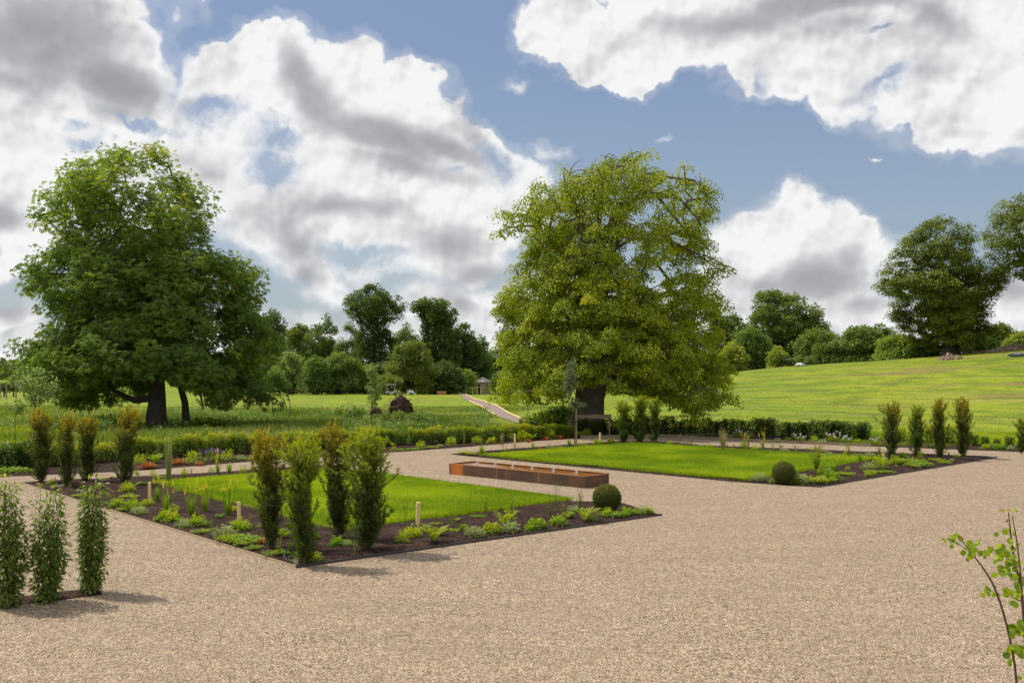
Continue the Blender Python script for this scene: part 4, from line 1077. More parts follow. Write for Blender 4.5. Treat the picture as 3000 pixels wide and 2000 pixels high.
for k, (px, py, yt, wd, lab) in enumerate([(28, 1772, 1410, .54, 'leafy laurel column at the left edge in the near gravel strip'), (138, 1757, 1418, .60, 'fullest leafy laurel column, middle of the three in the near gravel strip'),
                                   (268, 1731, 1404, .56, 'tall leafy laurel column at the right end of the near gravel strip'), (-95, 1790, 1430, .55, 'leafy laurel column just outside the left edge in the near strip')]):
    b = flat(px, py, .03); H = (py - yt) / F * b[1]
    if k == 3: continue
    sm, fm = laurel_mesh(60 + k, H, wd)
    e_ = empty('laurel_column', b, lab, 'shrub', 'leafy columns in the near gravel strip'); link('stem', sm, None, e_); link('foliage', fm, None, e_)

# ------------------------------------------------------------------ clipped box balls
def box_ball(px, py, rpx, seed, label):
    b = flat(px, py, .02); R = rpx / F * b[1]; r = rs(seed); L = MB()
    n = 9000; d = rdir(r, n); rad = R * (1 + .05 * (vnoise(d[:, 0] * 4 + 9, d[:, 2] * 4 + d[:, 1] * 3, 1.3) - .5) + r.normal(size=n) * .032) * (.90 + .10 * r.rand(n))
    P = d * rad[:, None] + [0, 0, R * .97]; k = P[:, 2] > 0
    P = P[k]; d = d[k]; n = len(P)
    up = norm(d + rdir(r, n) * .7)
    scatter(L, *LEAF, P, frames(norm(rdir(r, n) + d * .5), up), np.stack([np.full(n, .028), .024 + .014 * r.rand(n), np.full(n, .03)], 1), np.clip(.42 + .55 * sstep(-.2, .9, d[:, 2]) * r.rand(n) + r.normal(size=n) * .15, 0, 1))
    e_ = empty('box_ball', b, label, 'clipped shrub', 'clipped balls at the bed corners'); L.obj('foliage', M_BOX, e_)
    K = MB(); bm = bmesh.new(); bmesh.ops.create_icosphere(bm, subdivisions=3, radius=R * .86); me = bpy.data.meshes.new('inner_twigs')
    for v in bm.verts: v.co.z = max(v.co.z + R * .95, 0.0)
    bm.to_mesh(me); bm.free(); me.materials.append(M_BARK); link('inner_twigs', me, None, e_)
box_ball(1778, 1499, 41, 1, 'round clipped ball at the right end of the near bed, before the trough')
box_ball(2296, 1416, 33, 2, 'round clipped box ball at the front of the far right bed')

# ------------------------------------------------------------------ hedges, plant by plant
def hedge_mesh(seed, H=.8, W=.62, lf=.055, n=900):
    r = rs(seed); S = MB(); L = MB()
    for s in range(6):
        a = r.rand() * 6.28; o = np.array([math.cos(a), math.sin(a), 0]) * W * .28
        q = np.linspace(0, 1, 4)[:, None]; pts = o * q * [1, 1, 0] + [0, 0, H * (.75 + .25 * r.rand())] * q; tubes(S, pts[:-1], pts[1:], .009, .006, 4)
    z = H * r.rand(n) ** .8; a = r.rand(n) * 6.28; ro = W / 2 * np.sqrt(r.rand(n)) * (.75 + .3 * np.sin(np.clip(z / H, 0, 1) * 2.6)) * (.85 + .3 * vnoise(a * 1.5, z * 4 + seed))
    z = z * (.86 + .2 * vnoise(a * 2 + seed, ro * 9)); P = np.column_stack([np.cos(a) * ro, np.sin(a) * ro, z])
    d = norm(rdir(r, n) * .7 + np.column_stack([np.cos(a), np.sin(a), 0 * a]) * .4 + [0, 0, .45])
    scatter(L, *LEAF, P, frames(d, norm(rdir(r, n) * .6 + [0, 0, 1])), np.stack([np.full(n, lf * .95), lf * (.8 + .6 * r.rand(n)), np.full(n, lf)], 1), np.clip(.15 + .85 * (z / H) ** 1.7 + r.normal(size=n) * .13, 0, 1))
    return S.mesh('stem', (M_TWIG,)), L.mesh('foliage')
HM = [hedge_mesh(80 + k, lf=.075) for k in range(5)]
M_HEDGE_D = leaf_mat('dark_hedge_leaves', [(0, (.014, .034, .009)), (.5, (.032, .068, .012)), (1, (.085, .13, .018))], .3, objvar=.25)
HMESH = {}
for nm_, mt_ in (('g', M_HEDGE), ('d', M_HEDGE_D)):
    for k in range(5):
        q = HM[k][1].copy(); q.materials.append(mt_); HMESH[nm_, k] = q
def hedge_row(line, step, kind, label, group, seed, hs=(.85, 1.15), cat='hedge plant', skip=0.0, jit=.05):
    r = rs(seed); P = np.array([p[:2] for p in line]); L = np.concatenate([[0], np.cumsum(np.linalg.norm(np.diff(P, axis=0), axis=1))])
    for s in np.arange(0, L[-1], step):
        if r.rand() < skip: continue
        x = np.interp(s, L, P[:, 0]) + r.normal() * jit; y = np.interp(s, L, P[:, 1]) + r.normal() * jit; k = r.randint(5); h = hs[0] + (hs[1] - hs[0]) * r.rand()
        e_ = empty('hedge_plant', (x, y, 0), label, cat, group, r.rand() * 6.28, (h * (.95 + .25 * r.rand()),) * 2 + (h,))
        link('stem', HM[k][0], None, e_); link('foliage', HMESH[kind, k], None, e_)
hl_ = [np.array(p) for p in HEDGE_L]
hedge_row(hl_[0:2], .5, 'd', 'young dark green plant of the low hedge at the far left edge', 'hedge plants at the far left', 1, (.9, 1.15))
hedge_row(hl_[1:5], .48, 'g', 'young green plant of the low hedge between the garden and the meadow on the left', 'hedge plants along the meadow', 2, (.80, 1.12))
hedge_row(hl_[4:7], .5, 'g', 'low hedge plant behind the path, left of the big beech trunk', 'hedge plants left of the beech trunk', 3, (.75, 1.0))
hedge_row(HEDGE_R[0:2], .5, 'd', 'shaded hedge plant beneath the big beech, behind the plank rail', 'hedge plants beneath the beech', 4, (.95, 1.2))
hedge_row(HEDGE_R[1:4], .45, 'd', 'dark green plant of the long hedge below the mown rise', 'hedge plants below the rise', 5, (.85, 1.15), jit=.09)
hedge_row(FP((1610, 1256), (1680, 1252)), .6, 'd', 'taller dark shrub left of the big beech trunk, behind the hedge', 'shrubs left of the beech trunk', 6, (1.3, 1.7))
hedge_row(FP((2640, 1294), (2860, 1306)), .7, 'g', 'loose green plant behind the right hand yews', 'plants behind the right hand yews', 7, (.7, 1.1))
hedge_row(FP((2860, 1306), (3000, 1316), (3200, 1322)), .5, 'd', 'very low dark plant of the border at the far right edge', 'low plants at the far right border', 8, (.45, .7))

# ------------------------------------------------------------------ small plants of the beds
def pm_clump(seed, R=.22, H=.24, n=420, lf=.055, tm=LEAF6):
    r = rs(seed); L = MB(); ph = r.rand(n) * 6.28; th = np.arccos(r.rand(n) * .95); d = np.column_stack([np.sin(th) * np.cos(ph), np.sin(th) * np.sin(ph), np.cos(th)])
    rad = (.45 + .6 * r.rand(n)) * (.75 + .5 * vnoise(ph * 1.2 + seed, th * 2)); P = d * rad[:, None] * [R, R, H]
    scatter(L, *tm, P, frames(norm(d * .9 + rdir(r, n) * .6 + [0, 0, -.1]), norm(rdir(r, n) * .5 + [0, 0, 1])), np.stack([np.full(n, lf), lf * (.8 + .5 * r.rand(n)), np.full(n, lf)], 1), np.clip(.3 + .5 * d[:, 2] + r.normal(size=n) * .15, 0, 1)); return L
def pm_blades(seed, n=90, H=.5, W=.014, spread=.35, droop=.3, base=.05, segs=4, v0=.35):
    r = rs(seed); L = MB()
    for i in range(n):
        a = r.rand() * 6.28; o = np.array([math.cos(a), math.sin(a), 0]); h = H * (.55 + .5 * r.rand()); sp = spread * (.2 + r.rand()); t = np.linspace(0, 1, segs + 1)[:, None]
        C = o * (base * r.rand() + sp * H * (t ** 1.3)) + [0, 0, 1] * (h * (t - droop * sp * 1.6 * t ** 2.6)); sd_ = np.array([-o[1], o[0], 0]) * W * (1 - .85 * t ** 2) / 2
        V = np.stack([C - sd_, C + sd_], 1).reshape(-1, 3); k = np.arange(segs) * 2
        L.add(V, np.stack([k, k + 1, k + 3, k + 2], 1), np.clip(v0 + .35 * np.linspace(0, 1, segs) + r.normal() * .15, 0, 1))
    return L
def pm_fern(seed, n=14, H=.42, lf=.07):
    r = rs(seed); L = MB()
    for i in range(n):
        a = r.rand() * 6.28; o = np.array([math.cos(a), math.sin(a), 0]); t = np.linspace(.12, 1, 13)[:, None]; sp = .35 + .4 * r.rand(); h = H * (.7 + .4 * r.rand())
        C = o * sp * H * t ** 1.2 * 1.2 + np.array([0, 0, 1.]) * h * (t - .33 * t ** 2.4); tg = norm(np.gradient(C, axis=0)); sd_ = np.array([-o[1], o[0], 0])
        for sg in (-1, 1):
            q = lf * np.sin(np.clip(t[:, 0], .1, 1) * 2.7 + .25) * 1.3
            scatter(L, *LEAF, C, frames(norm(tg * .5 + sd_ * sg + [0, 0, -.15]), norm(np.cross(tg, sd_) * [1, 1, 1] + [0, 0, .4])), np.stack([np.full(13, .035), q, np.full(13, .05)], 1), np.clip(.35 + .5 * t[:, 0] + r.normal(size=13) * .1, 0, 1))
    return L
def pm_stems(seed, n=9, H=.7, lf=.045, spread=.16, per=26, tm=LEAF):
    r = rs(seed); L = MB(); S = MB()
    for i in range(n):
        a = r.rand() * 6.28; o = np.array([math.cos(a), math.sin(a), 0]) * spread * r.rand(); h = H * (.6 + .4 * r.rand()); t = np.linspace(0, 1, 5)[:, None]
        C = o * t * [1, 1, 0] * 1.4 + [0, 0, h] * t + r.normal(size=(5, 3)) * .012; tubes(S, C[:-1], C[1:], .004, .003, 3)
        q = r.rand(per); P = np.column_stack([np.interp(q, t[:, 0], C[:, j]) for j in range(3)]); d = norm(rdir(r, per) + [0, 0, .5])
        scatter(L, *tm, P, frames(d, norm(rdir(r, per) * .5 + [0, 0, 1])), np.stack([np.full(per, lf * .8), lf * (.7 + .6 * r.rand(per)) * (1.1 - .5 * q), np.full(per, lf)], 1), np.clip(.3 + .5 * q + r.normal(size=per) * .12, 0, 1))
    return L, S
def pm_flat(seed, R=.3, n=420, lf=.05):
    r = rs(seed); L = MB(); a = r.rand(n) * 6.28; ro = R * np.sqrt(r.rand(n)) * (.6 + .7 * vnoise(a * 1.3 + seed, a * 0 + 3)); P = np.column_stack([np.cos(a) * ro, np.sin(a) * ro, .02 + .07 * r.rand(n)])
    scatter(L, *LEAF6, P, frames(norm(rdir(r, n) * [1, 1, .25] + [0, 0, .15]), norm(rdir(r, n) * .4 + [0, 0, 1])), np.stack([np.full(n, lf), lf * (.8 + .5 * r.rand(n)), np.full(n, lf)], 1), np.clip(.55 + r.normal(size=n) * .2, 0, 1)); return L
def spikes(seed, n, z0, z1, spread, rad=.016, tall=.12, per=40, lf=.02):
    """flower heads on thin stalks"""
    r = rs(seed); Fm = MB(); S = MB()
    for i in range(n):
        a = r.rand() * 6.28; o = np.array([math.cos(a), math.sin(a), 0]) * spread * (.2 + .8 * r.rand()); h = z0 + (z1 - z0) * r.rand(); B = o * 1.1 + [0, 0, h - tall * .5]
        tubes(S, [[*(o[:2] * .25), 0]], [B], .006, .005, 4)
        q = r.rand(per); P = o * 1.1 + np.column_stack([r.normal(size=per) * rad * .5, r.normal(size=per) * rad * .5, h - tall * .5 + tall * q]); d = norm(rdir(r, per) * [1, 1, .3] + [0, 0, .1])
        scatter(Fm, *LEAF, P, frames(d, rdir(r, per)), lf * (1.3 - .8 * q), r.rand(per))
    return Fm, S
_proto = {}; _heads = {}
def heads(key, seed, n, mat, *a, **kw):
    """each flower head a mesh of its own"""
    S_ = MB(); out = []
    for i in range(n):
        Fm, S = spikes(seed * 37 + i, 1, *a, **kw); out.append(Fm.mesh('flower', (mat,)))
        for V, Fc in zip(S.V, S.F): S_.add(V, Fc)
    _heads[key] = out; return S_
def proto(key, parts):
    """parts: list of (part name, MB, material)"""
    _proto[key] = [(n_, b.mesh(n_, (m,))) for n_, b, m in parts]
for k in range(3):
    proto(('clump', k), [('foliage', pm_clump(200 + k), M_PERE)])
    proto(('silver', k), [('foliage', pm_clump(210 + k, .2, .2, 420, .04), M_PALE)])
    proto(('fern', k), [('foliage', pm_fern(220 + k), M_LIME)])
    proto(('green fern', k), [('foliage', pm_fern(225 + k, 16, .36), M_PERE)])
    proto(('flat', k), [('foliage', pm_flat(230 + k), M_PERE)])
    L, S = pm_stems(240 + k); proto(('stems', k), [('foliage', L, M_PERE), ('stem', S, M_TWIG)])
    L, S = pm_stems(245 + k, 5, 1.0, .035, .12, 16); proto(('wispy', k), [('foliage', L, M_PERE), ('stem', S, M_TWIG)])
    S = heads(('poker', k), 250 + k, 7, M_YELLOW, .50, .74, .18, .02, .16); B = pm_blades(255 + k, 60, .48, .013, .22, .1)
    proto(('poker', k), [('foliage', B, M_PERE), ('stalk', S, M_PERE)])
    proto(('grass', k), [('foliage', pm_blades(260 + k, 90, .42, .012, .3), M_PERE)])
    proto(('orange', k), [('foliage', pm_blades(270 + k, 130, .26, .012, .8, .55), M_ORANGE)])
    proto(('lime', k), [('foliage', pm_clump(275 + k, .2, .3, 300, .06, LEAF), M_LIME)])
    proto(('straw', k), [('foliage', pm_blades(280 + k, 120, 1.15, .016, .20, .25, .08), M_STRAW)])
    proto(('reed', k), [('foliage', pm_blades(285 + k, 90, 1.25, .014, .07, .1, .07), M_PALE)])
    S = heads(('white', k), 290 + k, 9, M_WHITE, .22, .42, .2, .04, .06, 14, .032); proto(('white', k), [('foliage', pm_clump(295 + k, .2, .28, 320, .045), M_HEDGE), ('stalk', S, M_PERE)])
    Fm, S = spikes(300 + k, 16, .3, .42, .22, .012, .10, 24, .018); proto(('lavender', k), [('foliage', pm_blades(305 + k, 60, .24, .01, .5), M_PALE), ('flower', Fm, M_PURPLE), ('stalk', S, M_PERE)])
    L, S = pm_stems(310 + k, 16, 1.0, .055, .22, 40); proto(('bushy', k), [('foliage', L, M_PERE), ('stem', S, M_TWIG)])
KIND = {'clump': ('perennial_clump', 'mound of fresh green leaves'), 'silver': ('perennial_clump', 'silvery grey green mound'), 'fern': ('fern', 'lime yellow fern'), 'green fern': ('fern', 'green fern'), 'flat': ('ground_rosette', 'flat spreading green plant'),
        'stems': ('leafy_perennial', 'upright leafy plant'), 'wispy': ('leafy_perennial', 'thin wispy tall plant'), 'poker': ('poker_plant', 'grassy plant with yellow flower spikes'), 'grass': ('grass_tuft', 'upright green grass tuft'), 'orange': ('sedge_tuft', 'low orange sedge tuft'),
        'lime': ('perennial_clump', 'lime yellow leafy mound'), 'straw': ('ornamental_grass', 'tall straw coloured fountain grass'), 'reed': ('ornamental_grass', 'tall pale feathery upright grass'), 'white': ('flowering_plant', 'white flowered leafy plant'),
        'lavender': ('flowering_plant', 'purple flowered silvery plant'), 'bushy': ('leafy_shrub', 'bushy leafy green shrub')}
CATS = {'fern': 'fern', 'green fern': 'fern', 'grass': 'grass tuft', 'orange': 'sedge', 'straw': 'ornamental grass', 'reed': 'ornamental grass', 'bushy': 'shrub'}
rp_ = rs(500)
def plant(kind, px, py, s, where, group=None, k=None, z=.05, bed=None):
    b = flat(px, py, z); nm, look = KIND[kind]; k = rp_.randint(3) if k is None else k
    if bed is not None: b = keep_in(b, bed, .26 * min(s, 1.2))
    sc = s * ((.72 if py > 1440 else .92) + .2 * rp_.rand()); e_ = empty(nm, b, look + ' ' + where, CATS.get(kind, 'plant'), group, rp_.rand() * 6.28, (sc, sc, sc * (.9 + .2 * rp_.rand())))
    for n_, me in _proto[kind, k]: link(n_, me, None, e_)
    for me in _heads.get((kind, k), []): link('flower', me, None, e_)
    return e_

# near bed, left part, from the gravel corner inwards
PL_ = [
 ('flat', 190, 1458, .9, 'just right of the laurel tops at the near bed edge'),
 ('fern', 388, 1432, .8, 'behind the golden yew at the left end of the near bed'), ('clump', 375, 1440, 1.0, 'nearest the golden yew in the near bed'), ('flat', 375, 1458, 1.0, 'in the second row below the golden yew'),
 ('clump', 318, 1500, 1.3, 'large, behind the tall laurel'), ('clump', 335, 1485, 1.0, 'touching the largest mound behind the laurel'), ('stems', 330, 1470, .5, 'rising behind the laurel column tops'),
 ('silver', 350, 1512, .9, 'at the bed edge right of the tall laurel column'), ('silver', 388, 1502, .9, 'second along the bed edge from the laurel'), ('clump', 418, 1528, 1.15, 'third along the bed edge from the laurel column'), ('flat', 440, 1525, .8, 'against the third green mound of the bed edge'),
 ('clump', 432, 1482, 1.0, 'around the foot of the leftmost near marker post'), ('clump', 505, 1526, 1.0, 'in the open mulch left of the middle poker plants'), ('silver', 470, 1548, 1.0, 'at the bed edge below the open mulch'), ('silver', 520, 1548, .8, 'small, right of its silvery neighbour at the bed edge'),
 ('flat', 498, 1570, .8, 'right on the pale edging strip below the poker plants'), ('clump', 580, 1540, 1.25, 'brightest of the pair left of the second marker post'), ('silver', 580, 1582, 1.3, 'largest silver mound on the left edge of the near bed'), ('stems', 622, 1565, .75, 'between the bright mound and the second marker post'),
 ('flat', 635, 1595, 1.3, 'spreading along the left edge of the near bed'), ('flat', 685, 1580, 1.3, 'spreading flat below the second marker post'), ('flat', 725, 1592, 1.2, 'nearest the left side of the bronze yew'), ('clump', 706, 1553, 1.25, 'at the foot of the second marker post'),
 ('stems', 745, 1635, .7, 'at the bed edge in front of the bronze yew'), ('flat', 700, 1612, .6, 'small and low near the front corner edging'), ('orange', 765, 1592, .8, 'at the foot of the bronze yew'), ('green fern', 835, 1575, .9, 'between the two front yews'), ('stems', 850, 1550, .5, 'seen in the gap between the two front yews'),
 ('flat', 810, 1625, .8, 'at the base of the ragged front yew'), ('clump', 985, 1598, .9, 'low between the front yew and the orange topped yew'), ('silver', 1020, 1600, .8, 'in the mulch under the orange topped yew'),
 # right part
 ('lime', 1180, 1590, .95, 'at the near bed front, right of the broad yew'), ('clump', 1210, 1573, 1.25, 'at the foot of the tall third marker post'), ('wispy', 1185, 1550, 1.0, 'against the lawn left of the tall third marker post'), ('fern', 1275, 1588, 1.25, 'right of the tall third marker post'),
 ('fern', 1290, 1568, .8, 'small, behind the larger fern of the third marker post'), ('stems', 1327, 1550, .7, 'at the lawn edge midway along the near bed'), ('flat', 1330, 1555, .6, 'at the foot of the lawn edge plant midway along'), ('silver', 1400, 1572, 1.1, 'at the front of the near bed below the trough'), ('clump', 1440, 1560, 1.1, 'right of the silver mound at the bed front'),
 ('fern', 1478, 1542, 1.15, 'bright yellow in the middle of the right half of the near bed'), ('stems', 1500, 1530, .9, 'dark and tall against the lawn behind the bright yellow fern'), ('silver', 1530, 1563, 1.3, 'large and loose at the front edge right of the yellow fern'), ('clump', 1570, 1545, 1.2, 'behind the large loose silver mound'),
 ('wispy', 1628, 1500, 1.35, 'with a bare stem rising in front of the trough'), ('stems', 1610, 1510, .95, 'around the foot of the tall wispy stem'), ('stems', 1650, 1515, .9, 'right of the tall wispy stem'), ('clump', 1655, 1540, 1.2, 'at the front edge below the trough corner'), ('silver', 1680, 1500, 1.0, 'behind the front mound left of the box ball'),
 ('stems', 1700, 1500, 1.0, 'immediately left of the near box ball'), ('fern', 1737, 1530, 1.3, 'at the foot of the near box ball'), ('silver', 1760, 1530, .8, 'between the yellow fern and the near box ball'),
 ('flat', 1800, 1512, 1.2, 'pale leaved just right of the near box ball'), ('clump', 1835, 1508, 1.0, 'second from the near box ball towards the bed tip'), ('flat', 1870, 1503, 1.2, 'third from the near box ball towards the bed tip'), ('silver', 1900, 1505, 1.0, 'fourth from the near box ball towards the bed tip'), ('clump', 1925, 1506, .7, 'last at the right tip of the near bed'),
 # back strip of the left lawn
 ('reed', 494, 1413, 1.0, 'on the back strip of the left lawn'), ('grass', 540, 1402, 1.0, 'first dark tuft right of the tall pale grass'), ('stems', 560, 1395, .5, 'behind the first dark tuft on the back strip'), ('poker', 638, 1390, .8, 'midway along the back strip of the left lawn'), ('grass', 672, 1388, .95, 'dark, midway along the back strip'), ('lime', 712, 1384, .7, 'just left of the bronze yew on the back strip'), ('flat', 470, 1400, .7, 'low at the left end of the back strip'),
 ('flat', 410, 1418, .7, 'low beside the left corner of the left lawn'), ('fern', 405, 1395, .6, 'small, right of the golden yew by the path'),
]
for q in PL_: plant(*q, group='small plants of the near bed', bed=BED_L)
# the pokers along the left edge of the left lawn
for x, y, s, wh in [(487, 1498, 1.0, 'first from the left along the left lawn edge'), (558, 1508, 1.0, 'second from the left along the left lawn edge'), (600, 1498, 1.0, 'third from the left along the left lawn edge'), (668, 1509, 1.1, 'fourth and fullest along the left lawn edge'), (460, 1470, .8, 'behind the others at the left lawn corner')]:
    plant('poker', x, y, s * 1.45, wh, 'yellow spiked plants along the left lawn')
plant('reed', 480, 1462, .45, 'hazy and low at the corner of the left lawn', 'small plants of the near bed'); plant('reed', 515, 1468, .42, 'hazy and low, behind the first poker plants', 'small plants of the near bed')
# far right bed
PR_ = [
 ('silver', 2225, 1408, 1.2, 'left of the far box ball'), ('clump', 2262, 1416, .9, 'tucked against the left foot of the far box ball'), ('silver', 2345, 1415, 1.35, 'right of the far box ball'), ('clump', 2322, 1418, .9, 'low at the right foot of the far box ball'), ('flat', 2395, 1413, 1.5, 'pale and wide along the front edge of the far bed'),
 ('flat', 2420, 1410, 1.2, 'brightest along the front edge of the far bed'), ('clump', 2462, 1410, 1.2, 'at the bend of the front edge of the far bed'), ('bushy', 2391, 1385, 1.25, 'standing at the right lawn edge behind the far box ball'), ('clump', 2435, 1378, .9, 'against the lawn right of the bushy shrub'), ('stems', 2455, 1380, .6, 'against the lawn, second right of the bushy shrub'),
 ('silver', 2540, 1375, 1.2, 'in the middle of the far bed'), ('lime', 2578, 1372, 1.2, 'below the right hand marker post'), ('fern', 2585, 1360, .8, 'at the foot of the right hand marker post'), ('flat', 2560, 1385, 1.0, 'in front of the right hand marker post'),
 ('lime', 2622, 1358, .9, 'at the foot of the olive yew'), ('flat', 2655, 1358, 1.6, 'widest lime green plant between the right hand yews'), ('flat', 2690, 1366, 1.5, 'in front of the second right hand yew'), ('clump', 2645, 1346, 1.1, 'between the first and second right hand yews'), ('flat', 2740, 1350, 1.0, 'under the orange brown yew'),
 ('grass', 2520, 1352, .9, 'at the back right of the right lawn'), ('stems', 2575, 1345, 1.0, 'just left of the right hand marker post'), ('flat', 2480, 1392, .9, 'low in the mulch of the far bed'), ('silver', 2700, 1372, .7, 'small near the front edge below the yews'), ('flat', 2610, 1385, .8, 'near the front edge of the far bed'), ('flat', 2770, 1357, .8, 'close to the right tip of the far bed'),
 # back strips
 ('flat', 1330, 1331, .8, 'at the left tip of the far bed'), ('flat', 1360, 1333, .9, 'second at the left tip of the far bed'), ('grass', 1412, 1330, 1.0, 'bright, on the strip behind the left end of the right lawn'), ('wispy', 1473, 1325, .9, 'on the strip left of the marker post by the path'), ('stems', 1508, 1322, .75, 'at the foot of the marker post by the path'),
 ('grass', 1562, 1318, .85, 'first right of the marker post by the path'), ('orange', 1580, 1316, .5, 'low on the strip between two dark tufts'), ('silver', 1612, 1314, .9, 'second right of the marker post by the path'), ('grass', 1668, 1308, .9, 'tall, third right of the marker post by the path'), ('flat', 1640, 1312, .8, 'low on the path side strip'), ('flat', 1705, 1306, .9, 'low, before the next marker post'),
 ('clump', 1752, 1302, 1.1, 'around the foot of the post left of the three yews'), ('clump', 1790, 1300, .9, 'between the post and the three yews'), ('clump', 1960, 1304, .8, 'right of the three yews'), ('stems', 1990, 1305, .8, 'second right of the three yews'), ('stems', 2025, 1308, .85, 'third right of the three yews'), ('flat', 2050, 1311, 1.0, 'dark and low left of the straw grass'), ('clump', 2080, 1314, .9, 'just left of the straw grass'),
 ('straw', 2117, 1320, 1.0, 'behind the middle of the right lawn'), ('stems', 2192, 1320, .9, 'right of the straw grass'), ('lime', 2213, 1322, .9, 'between the straw grass and the orange tipped post'), ('poker', 2235, 1322, .9, 'behind the right lawn left of the thin post'), ('stems', 2266, 1325, .6, 'at the foot of the thin post'), ('silver', 2298, 1326, .9, 'right of the thin post'),
 ('silver', 2430, 1338, .9, 'behind the right corner of the right lawn'), ('stems', 2485, 1340, .9, 'second from the right corner of the right lawn'), ('silver', 2545, 1340, 1.1, 'grey and tall by the right corner of the right lawn'), ('lavender', 2330, 1328, .8, 'on the strip behind the right lawn'),
 ('poker', 2182, 1320, 1.0, 'near the straw grass on the back strip'), ('flat', 2140, 1318, .9, 'low on the back strip beside the straw grass'),
]
for q in PR_: plant(*q, group='small plants of the far bed', bed=BED_R)
# borders beyond the path
PB_ = [
 ('flat', 20, 1385, 1.8, 'at the far left edge below the hedge'), ('flat', 55, 1383, 1.5, 'pale, second from the left edge below the hedge'), ('lime', 410, 1362, 1.1, 'right of the golden yew across the path'), ('orange', 430, 1374, 1.5, 'largest, across the path right of the golden yew'), ('orange', 445, 1371, 1.2, 'against the largest orange tuft'), ('green fern', 455, 1358, 1.5, 'under the hedge beyond the path'),
 ('orange', 515, 1364, 1.3, 'third from the golden yew across the path'), ('orange', 530, 1362, 1.1, 'fourth from the golden yew across the path'), ('lime', 562, 1360, 1.25, 'bright, beyond the path behind the pale grass'), ('orange', 585, 1364, 1.0, 'low, right of the bright lime mound'), ('lavender', 600, 1356, 1.3, 'first of the purple patch beyond the path'), ('lavender', 622, 1353, 1.3, 'second of the purple patch beyond the path'),
 ('lavender', 645, 1352, 1.2, 'third of the purple patch beyond the path'), ('poker', 635, 1358, .8, 'in front of the purple patch'), ('lime', 665, 1350, 1.3, 'right of the purple patch'), ('silver', 700, 1350, 1.2, 'left of the bronze yew beyond the path'), ('silver', 735, 1348, 1.0, 'behind the bronze yew beyond the path'),
 ('flat', 1170, 1320, .9, 'first at the left end of the bare border'), ('flat', 1205, 1318, .9, 'second along the bare border'), ('lime', 1232, 1316, 1.1, 'third along the bare border'), ('flat', 1265, 1313, .9, 'low, midway along the bare border'), ('lime', 1322, 1306, 1.15, 'bright, below the end of the track'), ('silver', 1290, 1310, .9, 'small, left of the bright mound below the track'), ('stems', 1360, 1304, .95, 'right of the bright mound below the track'),
 ('lime', 1398, 1300, 1.2, 'left of the marker post beyond the path'), ('straw', 1470, 1302, .55, 'short, under the hedge by the marker post'), ('clump', 1440, 1298, 1.2, 'dark, under the hedge by the marker post'), ('lime', 1530, 1292, 1.3, 'first right of the marker post beyond the path'), ('fern', 1555, 1290, 1.2, 'second right of the marker post beyond the path'), ('orange', 1548, 1295, .9, 'beyond the path right of the marker post'),
 ('lime', 1612, 1286, 1.3, 'bright, left of the staked sapling'), ('orange', 1600, 1289, 1.1, 'left of the staked sapling'), ('orange', 1640, 1286, 1.2, 'just left of the staked sapling'), ('orange', 1665, 1284, 1.0, 'at the foot of the staked sapling'), ('lime', 1660, 1280, 1.0, 'against the stem of the staked sapling'), ('straw', 1667, 1276, .8, 'beside the staked sapling'), ('lime', 1718, 1279, 1.2, 'right of the staked sapling'), ('clump', 1700, 1280, 1.0, 'small, right of the staked sapling'),
 ('white', 2165, 1286, 1.2, 'first from the left before the dark hedge'), ('white', 2188, 1288, 1.0, 'second from the left before the dark hedge'), ('silver', 2140, 1284, .9, 'left of the white flowers'), ('poker', 2238, 1290, .9, 'between the white flowers'), ('white', 2335, 1297, 1.2, 'third from the left before the dark hedge'), ('white', 2350, 1299, 1.1, 'fourth, in the thickest white patch'), ('silver', 2278, 1294, 1.0, 'left of the thickest white patch'),
 ('lime', 2385, 1298, 1.1, 'right of the thickest white patch'), ('white', 2435, 1300, 1.3, 'fifth, midway to the yews'), ('silver', 2410, 1300, 1.1, 'grey, midway to the yews'), ('white', 2465, 1302, 1.2, 'sixth, brightest before the yews'), ('white', 2485, 1303, 1.0, 'seventh, close to the yews'), ('clump', 2510, 1304, 1.0, 'low, close to the yews'), ('white', 2560, 1306, 1.1, 'last, behind the marker post of the right hand yews'),
 ('clump', 2310, 1294, .9, 'dark, under the hedge'), ('white', 2440, 1284, 1.5, 'tall against the hedge with two blooms'), ('stems', 2720, 1312, 1.0, 'behind the gap of the right hand yews'), ('clump', 2890, 1316, 1.0, 'first right of the yews across the gravel'), ('clump', 2925, 1317, 1.1, 'second right of the yews across the gravel'), ('silver', 2960, 1318, 1.0, 'near the small yew at the right edge'),
]
for q in PB_: plant(*q, group='small plants of the borders beyond the path', z=.0)

# small fillers that make the planting close up
def fillers(poly, lawn, n, seed, label, group):
    r = rs(seed); P = fill(poly, n * 3, r); P = P[~inside(P, lawn)]; got = 0
    L_ = np.array([q[:2] for q in lawn]); c_ = L_.mean(0)
    for p in P:
        if inside(((p - c_) * .94 + c_)[None], lawn)[0] or got >= n: continue
        q = keep_in([p[0], p[1], .05], poly, .16); kind = ['flat', 'clump', 'silver', 'stems', 'green fern', 'grass', 'lime'][r.randint(7)]
        s_ = .34 + .32 * r.rand(); e_ = empty('young_bed_plant', q, label, 'young plant', group, r.rand() * 6.28, s_); got += 1
        for n_, me in _proto[kind, r.randint(3)]: link(n_, me, None, e_)
fillers(BED_L, LAWN_L, 62, 71, 'very small newly planted seedling dotted in the dark mulch of the near bed', 'seedlings in the near bed')
fillers(BED_R, LAWN_R, 52, 72, 'very small newly planted seedling dotted in the dark mulch of the far bed', 'seedlings in the far bed')
